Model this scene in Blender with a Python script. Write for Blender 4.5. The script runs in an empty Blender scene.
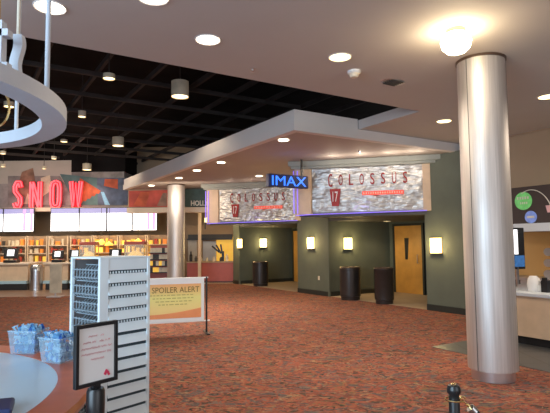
import bpy, bmesh, math, random
from mathutils import Vector, Matrix
random.seed(7)
SC = bpy.context.scene
COL = SC.collection
PI = math.pi
R = math.radians

# ------------------------------------------------------------------ camera
FPX, PITCH, ROLL, EYE = 500.0, R(4.2), R(0.6), 1.6
_f = Vector((0, math.cos(PITCH), math.sin(PITCH)))
_u0 = Vector((0, -math.sin(PITCH), math.cos(PITCH)))
_r0 = Vector((1, 0, 0))
_r = math.cos(ROLL)*_r0 - math.sin(ROLL)*_u0
_u = math.sin(ROLL)*_r0 + math.cos(ROLL)*_u0
cam_d = bpy.data.cameras.new('camera'); cam = bpy.data.objects.new('camera', cam_d); COL.objects.link(cam)
cam_d.sensor_fit = 'HORIZONTAL'; cam_d.sensor_width = 36; cam_d.lens = 36*FPX/550; cam_d.clip_start = 0.05; cam_d.clip_end = 200
cam.matrix_world = Matrix(((_r.x, _u.x, -_f.x, 0), (_r.y, _u.y, -_f.y, 0), (_r.z, _u.z, -_f.z, EYE), (0, 0, 0, 1)))
SC.camera = cam

def ray(x, y): return _f + _r*((x-275)/FPX) + _u*((206.5-y)/FPX)
def G(x, y, z=0.0):
    d = ray(x, y); t = (z-EYE)/d.z
    return Vector((t*d.x, t*d.y, z))
def D(x, y, Y):
    d = ray(x, y); t = Y/d.y
    return Vector((t*d.x, Y, EYE+t*d.z))

TH = R(32)
E1 = Vector((math.cos(TH), math.sin(TH), 0)); E2 = Vector((-math.sin(TH), math.cos(TH), 0))
def W(u, w, z=0.0): return E1*u + E2*w + Vector((0, 0, z))
FACE = TH - PI/2            # local -y looks along -E1

# ------------------------------------------------------------------ materials
MATS = {}
def nm(name):
    m = bpy.data.materials.new(name); m.use_nodes = True
    nt = m.node_tree; b = nt.nodes['Principled BSDF']
    MATS[name] = m
    return m, nt, b
def mat(name, col, rough=0.6, metal=0.0, var=0.08, scale=6.0, emit=None, es=0.0, bump=0.0, spec=None, alpha=None, trans=None):
    m, nt, b = nm(name)
    tc = nt.nodes.new('ShaderNodeTexCoord'); n = nt.nodes.new('ShaderNodeTexNoise')
    n.inputs['Scale'].default_value = scale; n.inputs['Detail'].default_value = 3
    nt.links.new(tc.outputs['Object'], n.inputs['Vector'])
    cr = nt.nodes.new('ShaderNodeValToRGB')
    c0 = [max(0, c*(1-var)) for c in col]; c1 = [min(1, c*(1+var)) for c in col]
    cr.color_ramp.elements[0].position = .3; cr.color_ramp.elements[1].position = .7
    cr.color_ramp.elements[0].color = (*c0, 1); cr.color_ramp.elements[1].color = (*c1, 1)
    nt.links.new(n.outputs['Fac'], cr.inputs['Fac']); nt.links.new(cr.outputs['Color'], b.inputs['Base Color'])
    b.inputs['Roughness'].default_value = rough; b.inputs['Metallic'].default_value = metal
    if spec is not None: b.inputs['Specular IOR Level'].default_value = spec
    if emit: b.inputs['Emission Color'].default_value = (*emit, 1); b.inputs['Emission Strength'].default_value = es
    if alpha is not None: b.inputs['Alpha'].default_value = alpha
    if trans is not None: b.inputs['Transmission Weight'].default_value = trans
    if bump:
        bp = nt.nodes.new('ShaderNodeBump'); bp.inputs['Strength'].default_value = bump; bp.inputs['Distance'].default_value = .02
        nt.links.new(n.outputs['Fac'], bp.inputs['Height']); nt.links.new(bp.outputs['Normal'], b.inputs['Normal'])
    return m
def ramp(nt, stops, interp='LINEAR'):
    cr = nt.nodes.new('ShaderNodeValToRGB'); cr.color_ramp.interpolation = interp
    while len(cr.color_ramp.elements) < len(stops): cr.color_ramp.elements.new(.5)
    for e, (p, c) in zip(cr.color_ramp.elements, stops): e.position = p; e.color = (*c, 1)
    return cr

# carpet: swirling strokes of brick red, rust, olive, slate and tan
m, nt, b = nm('carpet')
tc = nt.nodes.new('ShaderNodeTexCoord')
mp = nt.nodes.new('ShaderNodeMapping'); mp.inputs['Rotation'].default_value = (0, 0, .5); mp.inputs['Scale'].default_value = (1.0, 1.5, 1)
nt.links.new(tc.outputs['Object'], mp.inputs['Vector'])
n1 = nt.nodes.new('ShaderNodeTexNoise'); n1.inputs['Scale'].default_value = 3.4; n1.inputs['Detail'].default_value = 2.5; n1.inputs['Distortion'].default_value = 2.2
n2 = nt.nodes.new('ShaderNodeTexNoise'); n2.inputs['Scale'].default_value = 6.5; n2.inputs['Detail'].default_value = 2; n2.inputs['Distortion'].default_value = 3
n3 = nt.nodes.new('ShaderNodeTexNoise'); n3.inputs['Scale'].default_value = 2.2; n3.inputs['Detail'].default_value = 1
n4 = nt.nodes.new('ShaderNodeTexNoise'); n4.inputs['Scale'].default_value = 160
for n in (n1, n2, n3, n4): nt.links.new(mp.outputs['Vector'], n.inputs['Vector'])
r1 = ramp(nt, [(.0, (.05, .06, .06)), (.37, (.10, .065, .055)), (.42, (.26, .085, .06)), (.50, (.38, .12, .075)), (.56, (.24, .085, .07)), (.63, (.13, .10, .10))])
nt.links.new(n1.outputs['Fac'], r1.inputs['Fac'])
r2 = ramp(nt, [(.0, (0, 0, 0)), (.565, (0, 0, 0)), (.60, (.85, .85, .85)), (.67, (.85, .85, .85)), (.70, (0, 0, 0))])
nt.links.new(n2.outputs['Fac'], r2.inputs['Fac'])
r3 = ramp(nt, [(.4, (.20, .16, .08)), (.5, (.40, .26, .15)), (.6, (.15, .16, .15))])
nt.links.new(n3.outputs['Fac'], r3.inputs['Fac'])
mx = nt.nodes.new('ShaderNodeMix'); mx.data_type = 'RGBA'
nt.links.new(r2.outputs['Color'], mx.inputs['Factor']); nt.links.new(r1.outputs['Color'], mx.inputs['A']); nt.links.new(r3.outputs['Color'], mx.inputs['B'])
r5 = ramp(nt, [(.0, (1, 1, 1)), (.34, (1, 1, 1)), (.39, (0, 0, 0)), (1, (0, 0, 0))])
nt.links.new(n2.outputs['Fac'], r5.inputs['Fac'])
mx2 = nt.nodes.new('ShaderNodeMix'); mx2.data_type = 'RGBA'; mx2.inputs['B'].default_value = (.045, .05, .045, 1)
nt.links.new(r5.outputs['Color'], mx2.inputs['Factor']); nt.links.new(mx.outputs['Result'], mx2.inputs['A'])
nt.links.new(mx2.outputs['Result'], b.inputs['Base Color']); b.inputs['Roughness'].default_value = .95; b.inputs['Specular IOR Level'].default_value = .1
bp = nt.nodes.new('ShaderNodeBump'); bp.inputs['Strength'].default_value = .25; bp.inputs['Distance'].default_value = .01
nt.links.new(n4.outputs['Fac'], bp.inputs['Height']); nt.links.new(bp.outputs['Normal'], b.inputs['Normal'])

# tile floors
def tile_mat(name, c1, c2, cm, rough, bw, ms=.012, off=0.0):
    m, nt, b = nm(name)
    tc = nt.nodes.new('ShaderNodeTexCoord'); br = nt.nodes.new('ShaderNodeTexBrick')
    nt.links.new(tc.outputs['Object'], br.inputs['Vector']); br.offset = off
    br.inputs['Scale'].default_value = 1; br.inputs['Brick Width'].default_value = bw; br.inputs['Row Height'].default_value = bw
    br.inputs['Mortar Size'].default_value = ms
    br.inputs['Color1'].default_value = (*c1, 1); br.inputs['Color2'].default_value = (*c2, 1); br.inputs['Mortar'].default_value = (*cm, 1)
    nt.links.new(br.outputs['Color'], b.inputs['Base Color']); b.inputs['Roughness'].default_value = rough
    return m
tile_mat('brown_tile', (.34, .20, .14), (.38, .24, .17), (.15, .09, .06), .28, .45)
tile_mat('grey_tile', (.085, .09, .095), (.10, .10, .105), (.06, .06, .06), .35, .35)
tile_mat('beige_tile', (.36, .27, .20), (.40, .31, .23), (.25, .2, .16), .4, .3)

# brushed steel of the columns
m, nt, b = nm('brushed_steel')
tc = nt.nodes.new('ShaderNodeTexCoord'); mp = nt.nodes.new('ShaderNodeMapping'); mp.inputs['Scale'].default_value = (26, 26, .5)
n = nt.nodes.new('ShaderNodeTexNoise'); n.inputs['Scale'].default_value = 2.2; n.inputs['Detail'].default_value = 4
nb = nt.nodes.new('ShaderNodeTexNoise'); nb.inputs['Scale'].default_value = 1.6; nb.inputs['Detail'].default_value = 3
nt.links.new(tc.outputs['Object'], mp.inputs['Vector']); nt.links.new(mp.outputs['Vector'], n.inputs['Vector']); nt.links.new(tc.outputs['Object'], nb.inputs['Vector'])
cr = ramp(nt, [(.3, (.60, .56, .53)), (.7, (.74, .70, .67))]); nt.links.new(n.outputs['Fac'], cr.inputs['Fac'])
nt.links.new(cr.outputs['Color'], b.inputs['Base Color'])
rr = ramp(nt, [(.3, (.46, .46, .46)), (.7, (.56, .56, .56))]); nt.links.new(nb.outputs['Fac'], rr.inputs['Fac'])
nt.links.new(rr.outputs['Color'], b.inputs['Roughness']); b.inputs['Metallic'].default_value = .82

# crinkled foil of the marquees
m, nt, b = nm('foil')
tc = nt.nodes.new('ShaderNodeTexCoord'); mp = nt.nodes.new('ShaderNodeMapping'); mp.inputs['Scale'].default_value = (.8, 1, 2.6)
n = nt.nodes.new('ShaderNodeTexVoronoi'); n.inputs['Scale'].default_value = 5.5
n2 = nt.nodes.new('ShaderNodeTexNoise'); n2.inputs['Scale'].default_value = 9; n2.inputs['Detail'].default_value = 3
nt.links.new(tc.outputs['Object'], mp.inputs['Vector'])
nt.links.new(mp.outputs['Vector'], n.inputs['Vector']); nt.links.new(mp.outputs['Vector'], n2.inputs['Vector'])
ad = nt.nodes.new('ShaderNodeMath'); ad.operation = 'ADD'
nt.links.new(n.outputs['Distance'], ad.inputs[0]); nt.links.new(n2.outputs['Fac'], ad.inputs[1])
bp = nt.nodes.new('ShaderNodeBump'); bp.inputs['Strength'].default_value = .36; bp.inputs['Distance'].default_value = .05
nt.links.new(ad.outputs[0], bp.inputs['Height']); nt.links.new(bp.outputs['Normal'], b.inputs['Normal'])
cr = ramp(nt, [(.3, (.40, .385, .37)), (.7, (.60, .58, .56))]); nt.links.new(n2.outputs['Fac'], cr.inputs['Fac'])
nt.links.new(cr.outputs['Color'], b.inputs['Base Color'])
b.inputs['Metallic'].default_value = .75; b.inputs['Roughness'].default_value = .32

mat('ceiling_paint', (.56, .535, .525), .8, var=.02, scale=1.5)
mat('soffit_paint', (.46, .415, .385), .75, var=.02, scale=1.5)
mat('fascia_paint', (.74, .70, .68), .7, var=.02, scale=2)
mat('black_void', (.012, .011, .012), .95, var=.3, scale=1, spec=.1)
mat('beam_paint', (.045, .038, .037), .8, var=.3, scale=2, spec=.2)
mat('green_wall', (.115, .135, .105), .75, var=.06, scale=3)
mat('dark_green_base', (.022, .027, .024), .5)
mat('dark_wall', (.05, .055, .048), .8)
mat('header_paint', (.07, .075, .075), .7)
mat('cornice_paint', (.32, .34, .31), .55, var=.04)
mat('beige_wall', (.46, .345, .23), .7, var=.04, scale=1.2)
mat('orange_wall', (.62, .36, .12), .6, var=.06, scale=1.5)
mat('tan_wall', (.42, .31, .21), .7, var=.08, scale=1.2)
mat('grey_wall', (.52, .48, .44), .8, var=.08, scale=.8)
mat('shelf_paint', (.68, .57, .46), .6, var=.04)
mat('oak_door', (.62, .32, .07), .4, var=.12, scale=3)
mat('maple', (.66, .49, .34), .45, var=.08, scale=4)
mat('cherry_wood', (.46, .13, .062), .32, var=.14, scale=5)
mat('red_laminate', (.40, .09, .07), .4, var=.06)
mat('pale_laminate', (.42, .62, .72), .35, var=.02)
mat('white_paint', (.78, .88, .92), .5, var=.03)
mat('pale_top', (.50, .66, .80), .3, var=.02)
mat('cool_white', (.60, .66, .74), .5, var=.03)
mat('white_plain', (.80, .80, .80), .5, var=.02)
mat('near_black', (.012, .012, .014), .4, var=.2)
mat('black_satin', (.014, .015, .017), .32, var=.2)
mat('navy', (.01, .02, .09), .5)
mat('charcoal', (.05, .05, .05), .5)
mat('slot_shade', (.03, .06, .08), .6)
mat('steel', (.62, .62, .63), .28, 1.0)
mat('brass', (.75, .55, .25), .25, 1.0)
mat('silver', (.70, .70, .72), .3, .9)
mat('wire', (.42, .52, .58), .4, .4)
mat('bronze', (.12, .08, .06), .35, .5)
mat('bin_black', (.05, .045, .045), .3, .5)
mat('red_paint', (.30, .012, .01), .5, emit=(.5, .02, .01), es=.06)
mat('red_bar', (.7, .05, .03), .5, emit=(1, .1, .05), es=.5)
mat('neon_red', (.9, .05, .08), .4, emit=(1.0, .13, .15), es=1.25)
mat('neon_red_back', (.55, .04, .05), .5, emit=(.8, .03, .05), es=.45)
mat('neon_purple', (.3, .2, .9), .4, emit=(.20, .15, .85), es=.75)
mat('neon_blue', (.1, .2, .9), .4, emit=(.05, .16, 1.0), es=1.6)
mat('blue_letters', (.05, .15, .9), .4, emit=(.03, .20, 1.0), es=1.25)
mat('lamp_white', (1, .97, .9), .4, emit=(1, .88, .66), es=9)
mat('lamp_yellow', (1, .93, .6), .4, emit=(1, .80, .35), es=5.5)
mat('lamp_hot', (1, .97, .9), .4, emit=(1, .86, .55), es=22)
mat('lamp_dim', (1, .9, .7), .4, emit=(1, .72, .38), es=3.5)
mat('sconce_glass', (1, .9, .6), .4, emit=(1, .74, .32), es=4.2)
mat('screen_glow', (1, 1, 1), .4, emit=(.93, .95, 1.0), es=1.5, var=.01)
mat('screen_header', (.25, .25, .4), .4, emit=(.32, .32, .70), es=.5)
mat('screen_pink', (.9, .3, .6), .4, emit=(.95, .25, .55), es=.9)
mat('small_screen', (1, 1, 1), .4, emit=(.85, .88, .95), es=.9)
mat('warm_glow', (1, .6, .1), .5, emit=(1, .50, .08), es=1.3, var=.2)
mat('snack_yellow', (.85, .55, .08), .5, emit=(1, .55, .08), es=.45)  # snack colours glow themselves, standing in for the lit shelves
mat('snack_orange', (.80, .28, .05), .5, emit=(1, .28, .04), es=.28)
mat('snack_red', (.55, .08, .05), .5)
mat('snack_pale', (.75, .68, .55), .5)
mat('popcorn', (.9, .65, .25), .7, emit=(1, .60, .15), es=.6, bump=.8, scale=30)  # heap glows itself, light of the machine put into its colour
mat('clear_tub', (.50, .72, .88), .15, alpha=.32)
mat('glass', (.8, .85, .85), .05, alpha=.25)
mat('wrap_blue', (.25, .55, .85), .35, var=.15, scale=20)
mat('wrap_pale', (.50, .74, .92), .35, var=.1, scale=20)
mat('wrap_deep', (.06, .22, .62), .35, var=.15, scale=20)
mat('paper', (.84, .84, .82), .6, var=.01)
mat('pink_ink', (.75, .38, .40), .6)
mat('red_ink', (.7, .05, .12), .6)
mat('brown_ink', (.20, .12, .02), .6)
mat('olive_ink', (.50, .42, .12), .6)
mat('poster_orange', (.85, .32, .13), .6, var=.05)
mat('mural_orange', (.52, .10, .04), .6, var=.35, scale=2.5)
mat('mural_red', (.55, .09, .06), .6, var=.4, scale=1.6)
mat('mural_blue', (.09, .12, .20), .6, var=.6, scale=1.8)
mat('mural_teal', (.09, .18, .19), .6, var=.3, scale=2)
mat('mural_brown', (.30, .17, .12), .6, var=.4, scale=3)
mat('mural_cream', (.62, .55, .42), .6, var=.2, scale=3)
mat('mural_grey', (.27, .25, .25), .6, var=.4, scale=2)
mat('hollywood_green', (.035, .075, .075), .6, var=.2)
mat('letter_cream', (.62, .60, .55), .6)
mat('green_dot', (.16, .50, .17), .5, emit=(.1, .5, .12), es=.25, var=.25, scale=9)
mat('blue_dot', (.20, .28, .62), .5, emit=(.1, .2, .6), es=.25, var=.25, scale=9)
mat('pink_dot', (.75, .45, .5), .5)
mat('board_brown', (.05, .035, .035), .5)
mat('lit_yellow_text', (.9, .85, .3), .5, emit=(.95, .9, .3), es=1.3)
# poster: yellow to orange blend, top to bottom
m, nt, b = nm('poster_yellow')
tc = nt.nodes.new('ShaderNodeTexCoord'); sp = nt.nodes.new('ShaderNodeSeparateXYZ'); nt.links.new(tc.outputs['Generated'], sp.inputs[0])
cr = ramp(nt, [(0, (.90, .62, .25)), (.25, (.93, .72, .28)), (.6, (.84, .78, .28)), (.85, (.86, .55, .20)), (1, (.84, .42, .18))])
nt.links.new(sp.outputs['Z'], cr.inputs['Fac']); nt.links.new(cr.outputs['Color'], b.inputs['Base Color']); b.inputs['Roughness'].default_value = .5

# ------------------------------------------------------------------ geometry helpers
def V(*a): return Vector(a)
def box(bm, c, s, rz=0.0, rx=0.0, ry=0.0):
    M = Matrix.Translation(Vector(c)) @ Matrix.Rotation(rz, 4, 'Z') @ Matrix.Rotation(ry, 4, 'Y') @ Matrix.Rotation(rx, 4, 'X') @ Matrix.Diagonal((s[0], s[1], s[2], 1))
    bmesh.ops.create_cube(bm, size=1, matrix=M)
def bx(bm, x0, x1, y0, y1, z0, z1): box(bm, ((x0+x1)/2, (y0+y1)/2, (z0+z1)/2), (x1-x0, y1-y0, z1-z0))
def prism(bm, pts, z0, z1):
    a = [bm.verts.new((p[0], p[1], z0)) for p in pts]; c = [bm.verts.new((p[0], p[1], z1)) for p in pts]
    n = len(pts); bm.faces.new(list(reversed(a))); bm.faces.new(c)
    for i in range(n): bm.faces.new((a[i], a[(i+1) % n], c[(i+1) % n], c[i]))
def prism_xz(bm, pts, y0, y1):
    a = [bm.verts.new((p[0], y0, p[1])) for p in pts]; c = [bm.verts.new((p[0], y1, p[1])) for p in pts]
    n = len(pts); bm.faces.new(a); bm.faces.new(list(reversed(c)))
    for i in range(n): bm.faces.new((a[(i+1) % n], a[i], c[i], c[(i+1) % n]))
def lathe(bm, prof, n=32, c=(0, 0, 0), sx=1, sy=1, a0=0, a1=2*PI):
    full = abs(a1-a0-2*PI) < 1e-6; k = n if full else n+1
    rings = []
    for r, z in prof:
        rings.append([bm.verts.new((c[0]+sx*r*math.cos(a0+(a1-a0)*i/n), c[1]+sy*r*math.sin(a0+(a1-a0)*i/n), c[2]+z)) for i in range(k)])
    for j in range(len(prof)-1):
        for i in range(k if full else k-1):
            q = (i+1) % k
            bm.faces.new((rings[j][i], rings[j][q], rings[j+1][q], rings[j+1][i]))
def tube(bm, pts, r, n=10, caps=True):
    pts = [Vector(p) for p in pts]; rs = r if isinstance(r, (list, tuple)) else [r]*len(pts)
    rings = []; prev = None
    for i, p in enumerate(pts):
        t = (pts[min(i+1, len(pts)-1)]-pts[max(i-1, 0)]).normalized()
        if prev is None:
            a = Vector((0, 0, 1)) if abs(t.z) < .9 else Vector((1, 0, 0)); s = t.cross(a).normalized()
        else:
            s = (prev - t*prev.dot(t)).normalized()
        prev = s; q = t.cross(s)
        rings.append([bm.verts.new(p+rs[i]*(math.cos(2*PI*k/n)*s+math.sin(2*PI*k/n)*q)) for k in range(n)])
    for j in range(len(pts)-1):
        for k in range(n): bm.faces.new((rings[j][k], rings[j][(k+1) % n], rings[j+1][(k+1) % n], rings[j+1][k]))
    if caps: bm.faces.new(list(reversed(rings[0]))); bm.faces.new(rings[-1])
def BM(): return bmesh.new()
def mk(fn, *a, **k):
    bm = BM(); fn(bm, *a, **k); return bm
def obj(name, bm, m, parent=None, smooth=False, bev=0.0, loc=None, rz=None):
    bmesh.ops.recalc_face_normals(bm, faces=bm.faces[:])
    me = bpy.data.meshes.new(name); bm.to_mesh(me); bm.free()
    me.materials.append(MATS[m])
    o = bpy.data.objects.new(name, me); COL.objects.link(o)
    if parent: o.parent = parent
    if loc is not None: o.location = loc
    if rz is not None: o.rotation_euler = (0, 0, rz)
    if bev:
        md = o.modifiers.new('bevel', 'BEVEL'); md.width = bev; md.segments = 2; md.limit_method = 'ANGLE'
    if smooth:
        for p in me.polygons: p.use_smooth = True
        try: me.set_sharp_from_angle(angle=R(40))
        except Exception: pass
    return o
def tag(o, label, cat, group=None, kind=None):
    o['label'] = label; o['category'] = cat
    if group: o['group'] = group
    if kind: o['kind'] = kind
    return o
def thing(name, label, cat, loc=(0, 0, 0), rz=0.0, group=None):
    o = bpy.data.objects.new(name, None); COL.objects.link(o); o.empty_display_size = .1
    o.location = loc; o.rotation_euler = (0, 0, rz)
    return tag(o, label, cat, group)
def struct(name, bm, m, **k):
    o = obj(name, bm, m, **k); o['kind'] = 'structure'; return o
def dup(root, loc, rz=None, label=None, scale=None):
    r = root.copy(); COL.objects.link(r); r.location = loc
    if rz is not None: r.rotation_euler = (0, 0, rz)
    if label: r['label'] = label
    if scale: r.scale = scale
    for ch in list(root.children):
        c = ch.copy(); COL.objects.link(c); c.parent = r
        for g in list(ch.children):
            d = g.copy(); COL.objects.link(d); d.parent = c
    return r
def text(name, body, m, parent, cx, y, cz, w, h, ext=.004, slant=0.0, bold=0.0, spacing=1.0):
    cu = bpy.data.curves.new(name, 'FONT'); cu.body = body; cu.extrude = .01; cu.align_x = 'CENTER'; cu.offset = bold; cu.resolution_u = 3
    cu.space_character = spacing
    t = bpy.data.objects.new(name, cu); COL.objects.link(t)
    dg = bpy.context.evaluated_depsgraph_get(); me = bpy.data.meshes.new_from_object(t.evaluated_get(dg))
    bpy.data.objects.remove(t)
    xs = [v.co.x for v in me.vertices]; ys = [v.co.y for v in me.vertices]
    x0, x1, y0, y1 = min(xs), max(xs), min(ys), max(ys)
    for v in me.vertices:
        X = (v.co.x-(x0+x1)/2)/(x1-x0)*w; Z = (v.co.y-(y0+y1)/2)/(y1-y0)*h; d = v.co.z/.01*ext
        v.co = (cx+X+slant*Z, y-d, cz+Z)
    me.materials.clear(); me.materials.append(MATS[m])
    o = bpy.data.objects.new(name, me); COL.objects.link(o)
    if parent: o.parent = parent
    return o
def lamp(kind, loc, energy, col=(1, .8, .55), size=.2, rot=None, spot=None, sy=None):
    l = bpy.data.lights.new(kind.lower()+'_light', kind); l.energy = energy; l.color = col
    if kind == 'AREA':
        l.size = size
        if sy: l.shape = 'RECTANGLE'; l.size_y = sy
    elif kind != 'SUN': l.shadow_soft_size = size
    if spot: l.spot_size = spot; l.spot_blend = .6
    o = bpy.data.objects.new(kind.lower()+'_light', l); COL.objects.link(o); o.location = loc
    if rot: o.rotation_euler = rot
    return o
def P2(u, w):
    p = W(u, w); return (p.x, p.y)

# ------------------------------------------------------------------ SETTING
ZC, ZS, ZH = 3.8, 3.62, 3.98
UL, WF = 4.99, 7.30          # soffit left edge, soffit front face
UW = 9.32                    # green theatre wall
WE = 5.75                    # edge of the white ceiling
UD = 11.83                   # door wall in the recesses
bm = BM(); bx(bm, -17, 16, -5, 27, -.12, 0)
struct('floor', bm, 'carpet')
bm = BM(); bx(bm, -16.9, -4.7, 15.9, 23.4, 0, .006); struct('floor', bm, 'brown_tile')
bm = BM(); bx(bm, -4.7, .0, 20.2, 23.4, 0, .005); struct('floor', bm, 'beige_tile')
bm = BM(); prism(bm, [P2(6.1, 5.32), P2(6.1, -4), P2(9.7, -4), P2(9.7, 5.32)], 0, .006); struct('floor', bm, 'grey_tile')
bm = BM()
for k in range(2):
    prism(bm, [P2(UW+.02, 8.2+5.5*k+.05*k), P2(UD, 8.2+5.5*k), P2(UD, 11.9+5.7*k), P2(UW+.02, 11.9+5.7*k)], 0, .006)
struct('floor', bm, 'tan_wall')

# white ceiling with its cut-out for the dark opening
bm = BM()
prism(bm, [P2(-16, -9), P2(14, -9), P2(14, WE), P2(-16, WE)], ZC, ZH)
prism(bm, [P2(6.5, WE), P2(14, WE), P2(14, WF), P2(6.5, WF)], ZC, ZH)
struct('ceiling', bm, 'ceiling_paint')
# lower soffit: underside, lower band stepping out, upper band
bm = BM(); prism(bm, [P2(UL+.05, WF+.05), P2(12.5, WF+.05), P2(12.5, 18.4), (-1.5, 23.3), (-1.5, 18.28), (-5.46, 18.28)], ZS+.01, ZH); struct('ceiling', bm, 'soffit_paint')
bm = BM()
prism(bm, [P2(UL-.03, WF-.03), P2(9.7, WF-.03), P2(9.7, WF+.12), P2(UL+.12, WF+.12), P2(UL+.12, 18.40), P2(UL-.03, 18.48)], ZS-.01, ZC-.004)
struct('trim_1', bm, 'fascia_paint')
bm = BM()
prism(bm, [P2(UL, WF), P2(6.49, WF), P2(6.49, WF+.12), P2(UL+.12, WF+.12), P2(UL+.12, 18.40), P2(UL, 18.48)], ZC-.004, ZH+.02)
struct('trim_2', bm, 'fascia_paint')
# dark ceiling high above
bm = BM(); bx(bm, -17, 14, -2, 27, 6.2, 6.3); struct('ceiling', bm, 'black_void')
bm = BM()
for i in range(-16, 9):
    box(bm, W(i*1.15+.2, 15, 5.55), (.07, 24, .12), TH)
for j in range(0, 12):
    box(bm, W(-5, 6.3+j*1.7, 5.42), (26, .07, .10), TH)
struct('trim_3', bm, 'beam_paint')

# green theatre wall, recesses
def uwbox(bm, u0, u1, w0, w1, z0, z1): prism(bm, [P2(u0, w0), P2(u1, w0), P2(u1, w1), P2(u0, w1)], z0, z1)
bm = BM()
uwbox(bm, UW, UW+.35, 7.08, 8.2, 0, ZS)              # right pilaster
uwbox(bm, UW, UD, 11.9, 13.55, 0, ZS)                # pier between the entrances
uwbox(bm, UW, UD, 17.6, 18.15, 0, ZS)                # far pilaster
uwbox(bm, UD, UD+.2, 7.5, 18.15, 0, ZS)              # door wall
uwbox(bm, UW+.35, UD, 8.0, 8.2, 0, ZS)
struct('wall_right', bm, 'green_wall')
bm = BM()
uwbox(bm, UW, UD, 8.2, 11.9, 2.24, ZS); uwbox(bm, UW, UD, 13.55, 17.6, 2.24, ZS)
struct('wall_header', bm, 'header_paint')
bm = BM()
for a, c in ((7.08, 8.2), (11.9, 13.55), (17.6, 18.15)): uwbox(bm, UW-.02, UW, a, c, 0, .14)
for c in (11.9, 17.6): uwbox(bm, UW, UD, c-.02, c, 0, .14)
for a, c in ((8.2, 10.4), (11.7, 11.9), (13.55, 16.2), (17.5, 17.6)): uwbox(bm, UD-.02, UD, a, c, 0, .14)
struct('baseboard_right', bm, 'dark_green_base')
# corner beads
bm = BM()
for a, c in ((UW, 11.9), (UW, 7.08), (UW, 17.6)): uwbox(bm, a-.03, a+.03, c-.03, c+.03, 0, ZS)
struct('trim_4', bm, 'green_wall')

# doors of the recesses
def theatre_door(n, w0, w1):
    wc = (w0+w1)/2; h = 2.1
    d = thing('door_%d' % n, ('yellow oak theatre door beside the right pilaster of the near entrance' if n == 1 else 'yellow oak theatre door half seen in the far entrance'), 'door', W(UD-.04, wc), FACE)
    d['kind'] = 'structure'
    hw = (w1-w0)/2
    obj('door_panel', mk(bx, -hw, hw, -.01, .035, .01, h), 'oak_door', d, bev=.004)
    f = BM(); bx(f, -hw-.07, -hw, -.03, .04, 0, h+.07); bx(f, hw, hw+.07, -.03, .04, 0, h+.07); bx(f, -hw, hw, -.03, .04, h, h+.07)
    obj('door_frame', f, 'dark_green_base', d)
    g = BM(); prism_xz(g, [(-.10, 1.05+.0), (.0, 1.05), (.06, 1.72), (-.12, 1.72)], -.02, -.009)
    obj('door_window', g, 'near_black', d, loc=(-.02, 0, 0))
    hd = BM(); tube(hd, [(hw-.16, -.01, .95), (hw-.16, -.06, .95), (hw-.16, -.06, 1.2), (hw-.16, -.01, 1.2)], .012, 8)
    obj('door_handle', hd, 'steel', d, smooth=True)
    return d
theatre_door(1, 10.5, 11.62)
theatre_door(2, 16.3, 17.42)

# right wall beside and above the snack counter
bm = BM(); uwbox(bm, 9.7, 9.9, -9, 7.1, 0, ZC+.1); struct('wall_right', bm, 'beige_wall')
bm = BM(); uwbox(bm, UW+.02, 9.7, 6.83, 7.08, 0, ZC); struct('wall_right', bm, 'beige_wall')
bm = BM(); uwbox(bm, UW-.01, UW+.02, 6.83, 7.08, 0, .14); struct('baseboard_right', bm, 'dark_green_base')
bm = BM(); uwbox(bm, 9.66, 9.69, 4.0, 6.83, ZC-.03, ZC-.002); struct('trim_5', bm, 'tan_wall')

# back of the hall
YB = 23.4
bm = BM(); bx(bm, -17, -2.4, YB, YB+.2, 0, 6.2); struct('wall_back', bm, 'tan_wall')
bm = BM(); bx(bm, -2.4, 4.5, YB, YB+.2, 0, 6.2); struct('wall_back', bm, 'tan_wall')
bm = BM(); bx(bm, -17, -16.8, 0, YB, 0, 6.2); struct('wall_left', bm, 'grey_wall')
p18 = W(UW, 18.15)
bm = BM(); prism(bm, [(p18.x, p18.y), (p18.x+.3, p18.y+.3), (-.45, YB), (-.75, YB)], 0, ZS); struct('wall_right', bm, 'orange_wall')
# bulkhead over the snack counters: carries the mural; ledge below it
YF = 21.6
bm = BM(); bx(bm, -16.8, -6.55, YF, YB, 3.16, 4.78); struct('wall_bulkhead', bm, 'mural_grey')
bm = BM(); bx(bm, -6.55, -5.4, YF, YB, 3.16, ZS); struct('wall_bulkhead', bm, 'tan_wall')
YH = 18.3
bm = BM(); bx(bm, -5.4, -1.9, YH, YF, 2.97, ZH); struct('wall_bulkhead', bm, 'tan_wall')
bm = BM(); bx(bm, -5.42, -1.85, YH-.06, YH+.3, 2.76, 2.95); struct('trim_8', bm, 'shelf_paint')
bm = BM(); bx(bm, -16.8, -8.85, YF-.012, YB, 4.3, 5.3); struct('wall_bulkhead', bm, 'grey_wall')
bm = BM(); bx(bm, -16.8, -.45, YF-.35, YF, 3.06, 3.22); struct('trim_6', bm, 'shelf_paint')
bm = BM(); bx(bm, -16.8, -6.5, YF-.02, YB, 5.3, 6.2); struct('wall_bulkhead', bm, 'black_void')
bm = BM(); bx(bm, -8.85, -6.5, YF-.02, YB, 4.78, 5.3); struct('wall_bulkhead', bm, 'black_void')

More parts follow.
